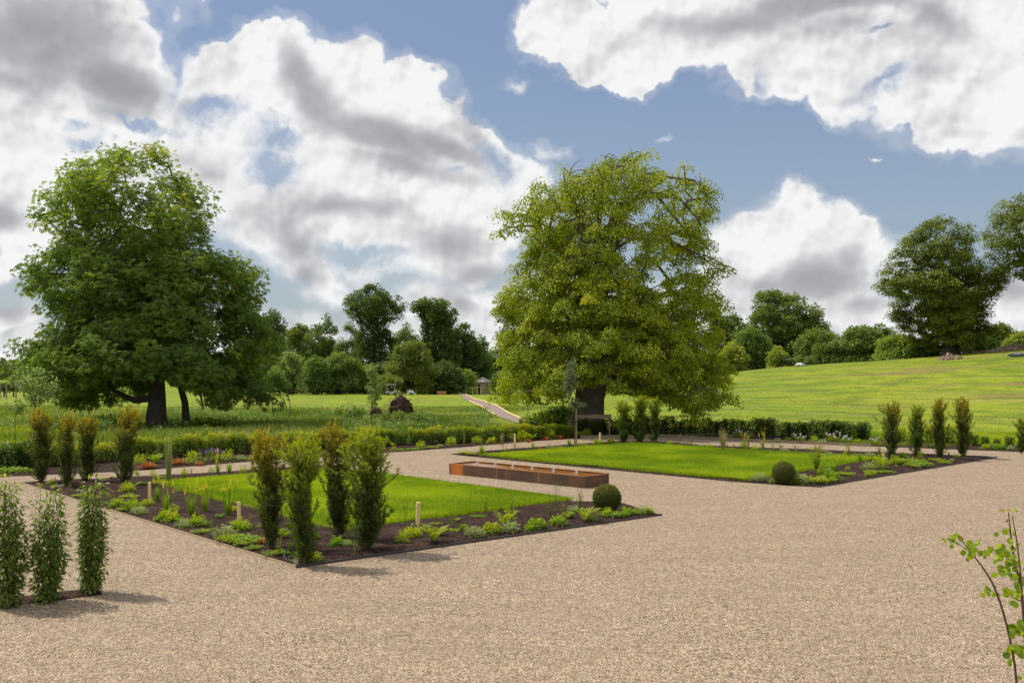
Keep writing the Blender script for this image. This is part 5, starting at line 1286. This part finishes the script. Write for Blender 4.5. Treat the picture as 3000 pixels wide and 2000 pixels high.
# ------------------------------------------------------------------ rusty steel water trough
m, t, p = mat('rusted_steel'); M_RUST = m
tc = t.new('ShaderNodeTexCoord'); O = tc.outputs['Object']
n1 = t.noise(t.vec('MULTIPLY', O, (1, 1, .5)), 2.2, 6, .65); n2 = t.noise(t.vec('MULTIPLY', O, (1, 1, .15)), 9, 5, .6); n3 = t.noise(O, 60, 4, .6)
c = t.mix(t.mr(n1, .35, .65), (.065, .040, .028), (.125, .062, .030))
c = t.mix(t.math('MULTIPLY', t.mr(n2, .5, .75), .5), c, (.20, .085, .03))
so = t.new('ShaderNodeSeparateXYZ'); t.l.new(O, so.inputs[0])
# the fresh orange stain near its far left end, and rust weeping at the seams
st = t.math('MULTIPLY', t.mr(t.math('ABSOLUTE', t.math('SUBTRACT', t.math('ADD', so.outputs[0], t.math('MULTIPLY', n1, .5)), .62)), .42, .18), .9)
c = t.mix(st, c, t.mix(n2, (.42, .11, .012), (.62, .20, .02)))
sm = t.math('MAXIMUM', t.mr(t.math('ABSOLUTE', t.math('SUBTRACT', so.outputs[0], 2.15)), .035, .01), t.mr(t.math('ABSOLUTE', t.math('SUBTRACT', so.outputs[0], 3.9)), .03, .01))
c = t.mix(t.math('MULTIPLY', sm, .55), c, (.38, .16, .035))
c = t.mix(t.mr(so.outputs[2], .33, .345), c, (.42, .16, .03))
c = t.mix(t.math('MULTIPLY', n3, .25), c, (.03, .018, .012))
t.l.new(c, p.inputs['Base Color']); p.inputs['Roughness'].default_value = .62; p.inputs['Specular IOR Level'].default_value = .35
bump(t, p, n3, .25, .004)
m, t, p = mat('trough_water'); M_WATER = m
p.inputs['Base Color'].default_value = (.26, .10, .03, 1); p.inputs['Roughness'].default_value = .05; p.inputs['IOR'].default_value = 1.33; p.inputs['Specular IOR Level'].default_value = .6
P_ = pos(t); bump(t, p, t.noise(P_, 16, 4, .6), .35, .02)
m, t, p = mat('splashing_water'); M_SPLASH = m
p.inputs['Base Color'].default_value = (.85, .87, .88, 1); p.inputs['Roughness'].default_value = .15; p.inputs['Transmission Weight'].default_value = .35; p.inputs['IOR'].default_value = 1.33
A0 = flat(1316, 1388)[:2]; B0 = flat(1713, 1430)[:2]; C0 = flat(1785, 1419)[:2]
ax = (B0 - A0); LT = float(np.linalg.norm(ax)); ax /= LT; WT = 1.15
ay = np.array([-ax[1], ax[0]])      # towards the far side
tr = empty('water_trough', (A0[0], A0[1], 0), 'long low rusty steel water trough with small bubbling jets on the gravel between the lawns', 'water trough', rz=math.atan2(ax[1], ax[0]))
HT = .345; th = .012
def seg(name, lo, hi, parent, mt):
    mb = MB(); box(mb, lo, hi); o = mb.obj(name, mt, parent); bv = o.modifiers.new('soft', 'BEVEL'); bv.width = .003; bv.segments = 2; return o
def flanged(name, lo, hi, parent, lipy):
    mb = MB(); box(mb, lo, hi); box(mb, *lipy); return mb.obj(name, M_RUST, parent)
flanged('front_panel', (0, 0, -.02), (LT, th, HT), tr, ((0, 0, HT), (LT, .055, HT + .008)))
flanged('back_panel', (0, WT - th, -.02), (LT, WT, HT), tr, ((0, WT - .055, HT), (LT, WT, HT + .008)))
flanged('end_panel', (0, th, -.02), (th, WT - th, HT), tr, ((0, .0555, HT), (.055, WT - .0555, HT + .008)))
flanged('end_panel', (LT - th, th, -.02), (LT, WT - th, HT), tr, ((LT - .055, .0555, HT), (LT, WT - .0555, HT + .008)))
mb = MB(); box(mb, (th, th, -.01), (LT - th, WT - th, .02)); mb.obj('bottom', M_RUST, tr)
mb = MB(); gx = np.linspace(th, LT - th, 120); gy = np.linspace(th, WT - th, 26); X_, Y_ = np.meshgrid(gx, gy); Z_ = HT - .03 + 0 * X_
jets = [LT * f for f in (.145, .285, .42, .565, .72, .875)]
for jx in jets:
    d_ = np.hypot(X_ - jx, Y_ - WT * .42); Z_ += .006 * np.sin(d_ * 42) * np.exp(-d_ * 4)
k = np.arange(25)[:, None] * 120 + np.arange(119)[None]; k = k.ravel()
mb.add(np.stack([X_, Y_, Z_], -1).reshape(-1, 3), np.stack([k, k + 1, k + 121, k + 120], 1)); mb.obj('water', M_WATER, tr, smooth=True)
r = rs(3)
for jx in jets:
    mb = MB(); c0 = np.array([jx, WT * .42, HT - .035])
    loft(mb, np.array([c0, c0 + [0, 0, .05], c0 + [0, 0, .10], c0 + [.004, 0, .15]]), [.022, .018, .014, .006], 10, lobes=.25, seed=int(jx * 10))
    for q in range(34):
        a = r.rand() * 6.28; ro = .02 + .07 * r.rand() ** 1.3; z = .02 + .14 * r.rand() * (1 - ro * 6); s = .005 + .006 * r.rand()
        P0 = c0 + [math.cos(a) * ro, math.sin(a) * ro, max(z, .03)]; V = [P0 + [s, 0, 0], P0 + [0, s, 0], P0 - [s, 0, 0], P0 - [0, s, 0], P0 + [0, 0, s * 1.2], P0 - [0, 0, s]]
        mb.add(V, [[0, 1, 4], [1, 2, 4], [2, 3, 4], [3, 0, 4], [1, 0, 5], [2, 1, 5], [3, 2, 5], [0, 3, 5]])
    mb.obj('water_jet', M_SPLASH, tr, smooth=True)

# ------------------------------------------------------------------ marker posts
M_ORTIP = plain('orange_paint', (.50, .20, .06), .6)
def post(px, py, ytop, wpx, label, mt=M_TIMBER, tilt=0.0):
    b = flat(px, py, 0); h = (py - ytop) / F * b[1]; w_ = wpx / F * b[1] / 2; mb = MB()
    box(mb, (-w_, -w_, -.15), (w_, w_, h))
    o = mb.obj('marker_post', mt); o.location = b; o.rotation_euler = (0, tilt, .5 + px * .01)
    bv = o.modifiers.new('soft', 'BEVEL'); bv.width = .004; bv.segments = 2
    return tag(o, label, 'post', 'timber marker posts in the beds')
post(1224, 1545, 1471, 11, 'tall square pale timber post in the near bed, right of the broad yew', tilt=.02)
post(700, 1550, 1469, 8, 'pale timber post in the near bed, right of the poker plants')
post(438, 1465, 1412, 8, 'pale timber post at the left corner of the left lawn')
post(1508, 1308, 1270, 5, 'short pale post on the path side strip, left of the staked sapling')
post(1758, 1300, 1267, 4.5, 'short pale post just left of the three yews')
post(2588, 1356, 1313, 6.5, 'pale timber post left of the right hand yews')
post(2266, 1322, 1297, 4, 'thin bright post on the strip behind the right lawn')
post(2400, 1334, 1305, 3.5, 'thin orange post behind the bushy shrub', M_ORTIP)
post(2232, 1316, 1290, 3, 'thin pale green post near the straw grass', M_TIMBER)

# irrigation pipe at the foot of the front yew
m_pipe = plain('black_pipe', (.03, .035, .035), .45, .2, 20)
mb = MB(); pts = [flat(x, y, z) for x, y, z in [(850, 1612, .06), (836, 1616, .10), (832, 1626, .12), (838, 1638, .10), (850, 1646, .06), (846, 1636, .07), (856, 1626, .08)]]
P = np.array(pts); tt = np.linspace(0, 1, 24); td = np.linspace(0, 1, len(P)); loft(mb, np.column_stack([np.interp(tt, td, P[:, j]) for j in range(3)]), .012, 8)
tag(mb.obj('irrigation_pipe', m_pipe, smooth=True), 'loop of thin black irrigation pipe at the front corner of the near bed', 'pipe')
mb = MB(); pts = [flat(x, y, .07) for x, y in [(900, 1652), (960, 1644), (1040, 1633), (1120, 1621), (1200, 1610), (1290, 1597)]]
P = np.array(pts) + rs(4).normal(size=(6, 3)) * [.01, .03, .004]; loft(mb, P, .011, 8)
tag(mb.obj('drip_hose', m_pipe, smooth=True), 'thin dark drip hose lying along the front edge of the near bed', 'hose')
# small grey boulder at the front yew
def rock(name, b, s, label, mt, seed, cat='rock', rough=.25, group=None):
    bm = bmesh.new(); bmesh.ops.create_icosphere(bm, subdivisions=4, radius=1)
    for v in bm.verts:
        d = v.co.normalized(); k = 1 + rough * (fbm(d.x * 2 + seed, d.y * 2 + d.z * 1.7, 1.6, 4) - .5) * 2; v.co = Vector((d.x * s[0], d.y * s[1], d.z * s[2])) * k
    me = bpy.data.meshes.new(name); bm.to_mesh(me); bm.free(); me.materials.append(mt)
    for q in me.polygons: q.use_smooth = True
    o = link(name, me); o.location = b; return tag(o, label, cat, group)
M_ROCK = plain('field_stone', (.30, .28, .25), .9, .3, 6, bs=.6)
rock('boulder', flat(868, 1648, .07), (.04, .035, .08), 'small upright grey stone at the foot of the front yew', M_ROCK, 3)

# ------------------------------------------------------------------ plank rail in front of the beech trunk
YR = 50.6
e_ = empty('plank_rail', at(1738, 1273, YR) * [1, 1, 0], 'weathered horizontal timber plank on posts in front of the beech trunk', 'rail')
def wx(px): return (px - 1738) / F * YR
def wz(py): return CH - (py - HZ) / F * YR
mb = MB(); box(mb, (wx(1686), -.03, wz(1226)), (wx(1792), .03, wz(1214))); o = mb.obj('rail', M_OLDWOOD, e_); o.rotation_euler = (0, -.012, 0)
for x in (1692, 1786):
    mb = MB(); box(mb, (wx(x) - .035, .033, -.05), (wx(x) + .035, .10, wz(1227) + .1)); mb.obj('post', M_OLDWOOD, e_)

# ------------------------------------------------------------------ saplings
M_SAP = leaf_mat('sapling_leaves', [(0, (.10, .15, .04)), (.5, (.20, .28, .07)), (1, (.34, .42, .16))], .4)
M_SAPD = leaf_mat('grey_sapling_leaves', [(0, (.07, .10, .045)), (.5, (.15, .19, .09)), (1, (.30, .35, .20))], .35)
def sapling(px, Y, ytop, rows, label, lm, n=60, per=16, leaf=.10, rt=.028, stake=False, seed=1, name='sapling', clump=.28, group='young trees planted in and beyond the garden', tie=True):
    b = on(px, Y); r = rs(seed); H = CH - (ytop - HZ) / F * Y - b[2]
    e_ = empty(name, b, label, 'young tree', group)
    rows = [(CH - (y - HZ) / F * Y - b[2], (a - px) / F * Y, (c - px) / F * Y) for y, a, c in rows]
    C = crown_points(rows, int(n * .8), r, .8, .5, (.30, .40), .10, .0, seed)
    T = [[r.normal() * .01 * k, 0, H * .97 * k / 10] for k in range(11)]
    N, par, tip = grow(C, T, r, 1.2, 0, .02, forkz=H * .5); R = radii(par, tip, .006, 11, rt)
    mb = MB(); loft(mb, N[:11], np.linspace(rt, .006, 11), 8); i = np.arange(11, len(N)); tubes(mb, N[par[i]], N[i], np.minimum(R[par[i]], .012), R[i], 4)
    mb.obj('trunk', M_TWIG, e_, smooth=True)
    mb = MB(); leaves(mb, C, int(per * 1.1), LEAF6, leaf, r, clump * .68, .8, .3, .45, .5, .18, .12, (0, 0, H * .5)); mb.obj('crown', lm, e_)
    if stake:
        mb = MB(); loft(mb, np.array([[.07, -.04, -.1], [.07, -.04, .9], [.07, -.04, 1.9]]), .03, 8); mb.obj('stake', M_OLDWOOD, e_)
        if tie: mb = MB(); box(mb, (-.05, -.08, 1.0), (.11, .02, 1.06)); mb.obj('tie', M_DARKEDGE, e_)
    return e_
sapling(1684, 45.5, 1052, [(1056, 1672, 1690), (1080, 1662, 1695), (1110, 1655, 1702), (1140, 1655, 1712), (1165, 1668, 1708), (1185, 1672, 1712)], 'staked young tree with grey green leaves in front of the beech trunk', M_SAPD, 90, 18, .09, .03, True, 11, clump=.22)
sapling(847, 43, 1030, [(1034, 830, 860), (1055, 815, 880), (1085, 812, 885), (1110, 818, 880), (1140, 825, 895), (1165, 820, 880), (1195, 830, 870), (1215, 835, 865)], 'pale leafy young tree in the meadow, right of the chestnut', M_SAP, 105, 15, .09, .03, False, 12, clump=.2)
sapling(1090, 45, 1055, [(1058, 1083, 1097), (1085, 1070, 1100), (1105, 1072, 1105), (1125, 1080, 1112), (1150, 1068, 1115), (1175, 1075, 1112), (1190, 1078, 1100)], 'slim young tree in the meadow, in front of the uprooted stump', M_SAP, 80, 15, .09, .03, False, 13, clump=.18)
sapling(97, 35.5, 1072, [(1078, 60, 110), (1092, 22, 150), (1110, 35, 165), (1130, 60, 170), (1150, 50, 175), (1170, 60, 170), (1185, 80, 130)], 'tallest thin sapling with a sparse pale crown at the far left', M_SAP, 95, 13, .095, .035, False, 14, clump=.22)
sapling(45, 43, 1168, [(1170, 30, 62), (1180, 18, 78), (1195, 22, 72), (1212, 35, 60)], 'small thin sapling left of the tallest one at the far left', M_SAP, 34, 13, .09, .022, False, 15, clump=.2)
sapling(1548, 75, 1182, [(1184, 1545, 1552), (1200, 1543, 1555)], 'tiny bare sapling in the field left of the beech', M_SAPD, 8, 5, .09, .03, False, 16, clump=.2)

# ------------------------------------------------------------------ round leaved sapling close by at the right edge
YS = 6.0
def sp(x, y, dy=0): q = at(x, y, YS + dy); return q
M_STEM = plain('brown_stem', (.10, .055, .035), .6, .3, 30)
root = sp(3010, 2775); root[2] = 0
e_ = empty('round_leaf_sapling', root, 'thin stemmed sapling with round bright leaves close by at the right edge', 'young tree')
mb = MB(); L = MB(); r = rs(8)
ST = [([(3002, 2775), (2985, 2000), (2955, 1850), (2930, 1760), (2905, 1700), (2875, 1655), (2845, 1618), (2820, 1585)], .009, .0),
      ([(3010, 2775), (3010, 2000), (2998, 1780), (2985, 1690), (2968, 1620), (2960, 1560), (2955, 1500)], .011, .05),
      ([(3012, 2775), (3020, 1950), (3000, 1800), (2988, 1660), (2980, 1590), (2966, 1510)], .008, -.05),
      ([(3015, 2775), (3050, 1950), (3060, 1760), (3055, 1600), (3040, 1520)], .009, .12), ([(2998, 1700), (2960, 1640), (2935, 1620)], .004, .02), ([(2845, 1618), (2805, 1590), (2775, 1572)], .003, 0), ([(2990, 1760), (2960, 1745), (2945, 1735)], .004, .02), ([(3000, 1850), (2985, 1850), (2965, 1840)], .004, 0)]
for pts, rad, dy in ST:
    P = np.array([sp(x, min(y, 2775), dy * (1 if y < 2700 else 0)) for x, y in pts]) - root; P[:, 2] = np.maximum(P[:, 2], -.05)
    tt = np.linspace(0, 1, 26); td = np.linspace(0, 1, len(P)); Q = np.column_stack([np.interp(tt, td, P[:, j]) for j in range(3)])
    for _ in range(2): Q[1:-1] = (Q[:-2] + Q[1:-1] * 2 + Q[2:]) / 4
    loft(mb, Q, np.linspace(rad, rad * .35, 26), 8)
mb.obj('stem', M_STEM, e_, smooth=True)
th = np.linspace(0, 2 * math.pi, 13)[:-1]
rv = np.array([[0, .5, -.03]] + [[.52 * math.sin(a) * (1 + .0 * math.cos(a)), .5 - .52 * math.cos(a) + (.06 if abs(math.sin(a)) < .1 and math.cos(a) > 0 else 0), .05 * abs(math.sin(a))] for a in th])
RL = (rv, np.array([[0, 1 + k, 1 + (k + 1) % 12] for k in range(12)]))
LV = [(2770, 1565, 12), (2782, 1582, 20), (2790, 1572, 17), (2803, 1570, 20), (2805, 1592, 18), (2815, 1578, 16), (2816, 1595, 14), (2840, 1590, 26), (2838, 1605, 24), (2850, 1615, 20), (2842, 1628, 22), (2855, 1618, 16), (2865, 1585, 15), (2870, 1585, 14), (2872, 1620, 18), (2880, 1628, 16),
      (2890, 1727, 26), (2898, 1726, 18), (2912, 1742, 14), (2925, 1748, 12), (2898, 1610, 24), (2930, 1615, 30), (2925, 1630, 26), (2945, 1612, 22), (2918, 1642, 26), (2950, 1622, 24), (2972, 1635, 28), (2955, 1648, 26), (2935, 1675, 32), (2950, 1670, 28), (2945, 1558, 20), (2952, 1556, 16), (2958, 1585, 20), (2962, 1582, 14), (2960, 1528, 14), (2950, 1525, 13),
      (2938, 1495, 12), (2960, 1492, 12), (2975, 1493, 10), (2975, 1690, 22), (2965, 1685, 20), (2978, 1712, 24), (2948, 1730, 26), (2965, 1733, 22), (2980, 1748, 26), (2998, 1700, 30), (3000, 1670, 26), (2962, 1835, 28), (2985, 1845, 36), (2992, 1825, 26), (3002, 1850, 30), (2960, 1905, 28), (2965, 1895, 24), (2992, 1908, 40), (3005, 1900, 36), (2958, 1943, 18), (2980, 1600, 16), (2985, 1650, 24), (3015, 1760, 34), (3020, 1620, 28),
      (3030, 1560, 26), (3035, 1680, 30), (3040, 1800, 30), (2975, 1770, 22), (2988, 1985, 14)]
for x, y, s in LV:
    for rep in range(3 if s > 15 else 2):
        S_ = s / F * YS * .9 * (1 if rep == 0 else .8); c_ = sp(x + rep * r.normal() * 7, y + rep * r.normal() * 7, r.normal() * .04) - root
        d = norm(r.normal(size=3) * [.8, .4, .4] + [0, 0, -.45])[None]; u_ = norm(r.normal(size=3) * .5 + [0, -.75, .55])[None]
        scatter(L, *RL, c_[None] - d * S_ * .5, frames(d, u_), S_, min(1, max(0, .5 + r.normal() * .2 + (.45 if y < 1530 else 0))))
L.obj('foliage', M_ROUND, e_)

# ------------------------------------------------------------------ uprooted stumps in the meadow
M_ROOT = bark_mat('earthy_roots', (.045, .025, .018), (.17, .10, .065), 5)
def stump(px, Y, ybase, ytop, wpx, seed, label, dark=1):
    b = on(px, Y); b[2] = max(CH - (ybase - HZ) / F * Y - .1, b[2] + .05); r = rs(seed); w_ = wpx / F * Y / 2; h = (ybase - ytop) / F * Y / 2
    bm = bmesh.new(); bmesh.ops.create_icosphere(bm, subdivisions=5, radius=1)
    for v in bm.verts:
        d = v.co.normalized(); k = 1 + .75 * (fbm(d.x * 2.2 + seed, d.z * 2.2 + d.y * 1.4, 1.5, 5) - .5) + .35 * (fbm(d.x * 7 + seed, d.z * 7 + d.y * 5, 1.3, 3) - .5); v.co = Vector((d.x * w_, d.y * w_ * .7, d.z * h)) * k + Vector((0, 0, h * .95))
    me = bpy.data.meshes.new('root_plate'); bm.to_mesh(me); bm.free(); me.materials.append(M_ROOT)
    e_ = empty('uprooted_stump', b, label, 'tree stump', 'uprooted stumps in the meadow'); link('root_plate', me, None, e_)
    mb = MB()
    for k in range(46):
        d = norm(r.normal(size=3) * [1, .7, 1] + [0, -.1, .25]); P0 = d * [w_ * .8, w_ * .55, h * .85] + [0, 0, h * .95]; q = [P0]
        for s in range(5): d = norm(d + r.normal(size=3) * .5); q.append(q[-1] + d * .13 * w_ * (.6 + r.rand()))
        loft(mb, np.array(q), np.linspace(.05, .015, 6) * w_ * (.5 + r.rand()), 6)
    mb.obj('root', M_ROOT, e_)
stump(1175, 66, 1238, 1173, 62, 5, 'larger dark uprooted tree stump with torn roots in the meadow')
stump(1103, 65, 1225, 1190, 36, 9, 'smaller rounded uprooted stump left of the larger one in the meadow')
def scrub(px, Y, w_, h, n, label, seed, mt=M_BUSH, dz=0.0, nm='meadow_shrub', cat='shrub', lf=.16):
    b = on(px, Y, dz); r = rs(seed); e_ = empty(nm, b, label, cat, 'low growth around the meadow'); C = rdir(r, n) * (r.rand(n, 1) ** .5) * [w_, w_ * .7, h * .5] + [0, 0, h * .5]
    mb = MB(); leaves(mb, C, 34, LEAF, lf, r, .28, .8, .2, .4, .45); mb.obj('foliage', mt, e_)
    mb = MB(); tubes(mb, np.repeat([[0, 0, -.1]], 8, 0), C[:8], .02, .01, 4); mb.obj('stem', M_TWIG, e_)
scrub(1150, 63, .9, .7, 30, 'green growth sprouting between the two stumps', 41)
scrub(1225, 62, .9, .6, 34, 'green weeds at the right foot of the larger stump', 42)
scrub(1040, 64, .7, .8, 26, 'grey green weeds left of the smaller stump', 43)
scrub(1610, 56, 1.6, .9, 70, 'dark green low bush in the grass left of the beech trunk', 44, M_HEDGE)
scrub(1570, 57, .8, .6, 30, 'smaller low bush near the end of the track', 45, M_HEDGE)
scrub(1000, 72, .8, .6, 22, 'bushy weeds in the meadow between chestnut and stumps', 46)
scrub(230, 50, 1.6, 1.0, 60, 'weedy green growth below the left side of the chestnut', 47)
scrub(330, 53, 1.3, .9, 46, 'weedy growth left of the chestnut trunk', 48)
scrub(600, 55, 1.5, .6, 36, 'shaded undergrowth right of the chestnut trunk', 49, M_HEDGE)

# ------------------------------------------------------------------ summerhouse, buggy and other far things
M_STONE = plain('pale_stone', (.44, .38, .29), .9, .2, 3)
M_SLATE = plain('slate_roof', (.30, .28, .26), .7, .2, 4)
M_GLASS = plain('dark_glass', (.02, .025, .03), .15, .1)
M_METAL = plain('white_metal', (.42, .42, .40), .5, .1)
Yh = 190
b = on(1414, Yh); k = Yh / F
gz = b[2]; zz = lambda y: CH - (y - HZ) * k - gz; xx = lambda x: (x - 1414) * k
dh = zz(1143); e_ = empty('summerhouse', b, 'small stone summerhouse with a hipped slate roof at the edge of the wood', 'summerhouse')
ze, zt = zz(1118), zz(1104)
def facet(mb, ring, z0, z1, s0=1, s1=1):
    n = len(ring); R_ = np.array(ring); V = np.vstack([np.column_stack([R_ * s0, np.full(n, z0)]), np.column_stack([R_ * s1, np.full(n, z1)])]); i = np.arange(n); j = (i + 1) % n
    mb.add(V, np.stack([i, j, j + n, i + n], 1)); mb.add(V[:n][::-1], [list(range(n))]); mb.add(V[n:], [list(range(n))])
wd_ = xx(1438) ; ring = [(wd_ * 1.0, -.9), (wd_ * .1, -1.9), (-wd_ * .9, -.9), (-wd_ * .9, 1.2), (wd_ * .1, 2.0), (wd_, 1.2)]
mb = MB(); facet(mb, ring, -.3, ze); mb.obj('wall', M_STONE, e_)
mb = MB(); facet(mb, ring, ze, zt, 1.2, .06); mb.obj('roof', M_SLATE, e_)
def wall_pt(f, a, b_): return np.array(a) + (np.array(b_) - np.array(a)) * f
for nm_, fa, fb, z0, z1, A_, B_ in (('door', .35, .62, .02, ze * .82, ring[2], ring[1]), ('window', .35, .75, ze * .35, ze * .8, ring[1], ring[0])):
    p0 = wall_pt(fa, A_, B_); p1 = wall_pt(fb, A_, B_); n_ = np.array([(p1 - p0)[1], -(p1 - p0)[0]]); n_ /= np.linalg.norm(n_); mb = MB()
    V = [[*(p0 + n_ * .03), z0], [*(p1 + n_ * .03), z0], [*(p1 + n_ * .03), z1], [*(p0 + n_ * .03), z1], [*(p0 - n_ * .05), z0], [*(p1 - n_ * .05), z0], [*(p1 - n_ * .05), z1], [*(p0 - n_ * .05), z1]]
    mb.add(V, [[0, 1, 2, 3], [7, 6, 5, 4], [0, 4, 5, 1], [3, 2, 6, 7], [0, 3, 7, 4], [1, 5, 6, 2]]); mb.obj(nm_, M_GLASS, e_)
# timber frame left of it
Yf = 180; b = on(1372, Yf); k = Yf / F; e_ = empty('garden_frame', b, 'pale timber frame of thin posts left of the summerhouse', 'frame')
for x in (-17, -6, 12, 26, 37): mb = MB(); box(mb, (x * k - .05, -.05, -.2), (x * k + .05, .05, 1.35)); mb.obj('post', M_TIMBER, e_)
mb = MB(); box(mb, (-17 * k, -.04, 1.352), (37 * k, .04, 1.42)); mb.obj('beam', M_TIMBER, e_)
# buggy
Yg = 165; b = on(1146, Yg); e_ = empty('golf_buggy', b, 'white golf buggy parked at the edge of the wood', 'buggy', rz=.2)
mb = MB(); box(mb, (-.85, -.55, .28), (.85, .55, .62)); box(mb, (.55, -.5, .62), (.95, .5, .85)); mb.obj('body', M_METAL, e_)
mb = MB(); box(mb, (-.75, -.6, 1.72), (.75, .6, 1.80)); mb.obj('canopy', M_METAL, e_)
mb = MB(); box(mb, (-.45, -.5, .62), (.05, .5, .78)); box(mb, (-.5, -.5, .78), (-.38, .5, 1.15)); mb.obj('seat', M_DARKEDGE, e_)
for x in (-.7, .62):
    for y in (-.53, .53): mb = MB(); tubes(mb, [[x, y, .6]], [[x * .97, y, 1.72]], .025, .025, 6); mb.obj('pillar', M_METAL, e_)
for x in (-.6, .62):
    for y in (-.58, .58): mb = MB(); loft(mb, np.array([[x, y - .08, .25], [x, y + .08, .25]]), .25, 14); mb.obj('wheel', M_DARKEDGE, e_)
# orange safety barrier
Yo = 172; b = on(1294, Yo); e_ = empty('barrier', b, 'orange mesh safety barrier beside the track', 'barrier')
mb = MB(); box(mb, (-.75, -.02, .05), (.75, .02, .62)); mb.obj('panel', M_ORTIP, e_)
for x in (-.78, 0, .78): mb = MB(); box(mb, (x - .03, -.05, -.1), (x + .03, -.021, .8)); mb.obj('post', M_OLDWOOD, e_)
# sprinkler throwing water
Ys = 120; b = on(1226, Ys); r = rs(6); e_ = empty('sprinkler', b, 'field sprinkler throwing a fine white arc of water', 'sprinkler')
mb = MB(); tubes(mb, [[0, 0, -.1]], [[0, 0, .55]], .03, .025, 8); tubes(mb, [[0, 0, .55]], [[-.25, 0, .7]], .025, .02, 8); mb.obj('riser', M_METAL, e_)
mb = MB(); n = 1500; t_ = r.rand(n) ** .8; P = np.column_stack([-.25 - 1.15 * t_, r.normal(size=n) * (.03 + .30 * t_), .7 + 1.7 * t_ - 1.5 * t_ ** 2 + r.normal(size=n) * (.02 + .18 * t_)])
scatter(mb, *LEAF, P, frames(rdir(r, n), rdir(r, n)), .035, .5); mb.obj('spray', M_SPLASH, e_)
# rubble and other things on the crest
M_RUB = plain('rubble', (.24, .18, .12), .9, .45, 3, bs=.6)
def heap(px, Y, w_, d_, h, n, label, seed, nm='rubble_heap', s=.22):
    b = on(px, Y); r = rs(seed); mb = MB()
    for k in range(n):
        a = r.rand() * 6.28; ro = math.sqrt(r.rand()); q = np.array([math.cos(a) * ro * w_, math.sin(a) * ro * d_, 0]); q[2] = float(ground_h(b[0] + q[0], b[1] + q[1])) - b[2] + h * (1 - ro) * r.rand(); s_ = s * (.4 + r.rand())
        M_ = Matrix.Translation(q) @ Matrix.Rotation(r.rand() * 6, 4, Vector(r.normal(size=3)).normalized()); box(mb, (-s_, -s_ * .7, -s_ * .5), (s_, s_ * .7, s_ * .5), r.rand(), 0, M_)
    return tag(mb.obj(nm, M_RUB), label, 'rubble heap').__setattr__('location', b)
heap(2782, 101, 1.0, .8, .5, 110, 'small heap of brick rubble on the rise below the crest beech', 1)
heap(2965, 108, 2.6, 1.2, .6, 260, 'long bank of stone rubble on the crest at the right edge', 2)
heap(2870, 110, 1.6, .8, .2, 50, 'scattered stones on the crest right of the beech', 3, s=.14)
M_TARP = plain('white_sheet', (.55, .55, .54), .5, .08); M_BLUE = plain('blue_grey_sheet', (.13, .16, .19), .5, .2)
rock('white_sheet', on(2345, 112, .12), (.6, .45, .22), 'crumpled white sheet on the field edge below the round headed oak', M_TARP, 21, 'sheet', .5)
rock('pale_roof', on(2312, 138, .6), (1.0, .8, .55), 'pale rounded cover half hidden behind the low bushes', M_TARP, 22, 'cover', .2)
rock('folded_sheet', on(2985, 98, .15), (.9, .4, .22), 'blue grey folded sheet on the rise at the right edge', M_BLUE, 23, 'sheet', .6)
# fence posts out in the field
for i, (x, Y, h) in enumerate([(19, 118, 2.0), (47, 118, 2.0), (72, 120, 1.9), (285, 84, 1.5), (0, 119, 2.0)]):
    b = on(x, Y); mb = MB(); loft(mb, np.array([[0, 0, -.2], [0, 0, h * .5], [0, 0, h]]), .09, 8); o = mb.obj('fence_post', M_OLDWOOD); o.location = b
    tag(o, ['first round timber post in the far field at the left edge', 'second round timber post in the far field at the left', 'third timber post in the far field, nearest the chestnut', 'lone post seen beneath the chestnut branches', 'timber post cut by the left edge in the far field'][i], 'post', 'timber posts in the far field')
for i, (x, Y) in enumerate([(12, 150), (40, 152), (70, 155), (98, 150)]):
    tree('bush', 'dark hedgerow bush number %s from the left in the far field' % ('one', 'two', 'three', 'four')[i], 'bush', x, Y, dome(x - 16, x + 16, 1120, 1140, 5), 300 + i, 24, .6, 40, .3, LEAF, M_BUSH, trunk_r=.08, group='hedgerow bushes in the far left field', twig=.02, vb=.3, minsp=.3)
# gravel-loving scatter: pale chips and dark chips lying proud of the surface in the foreground
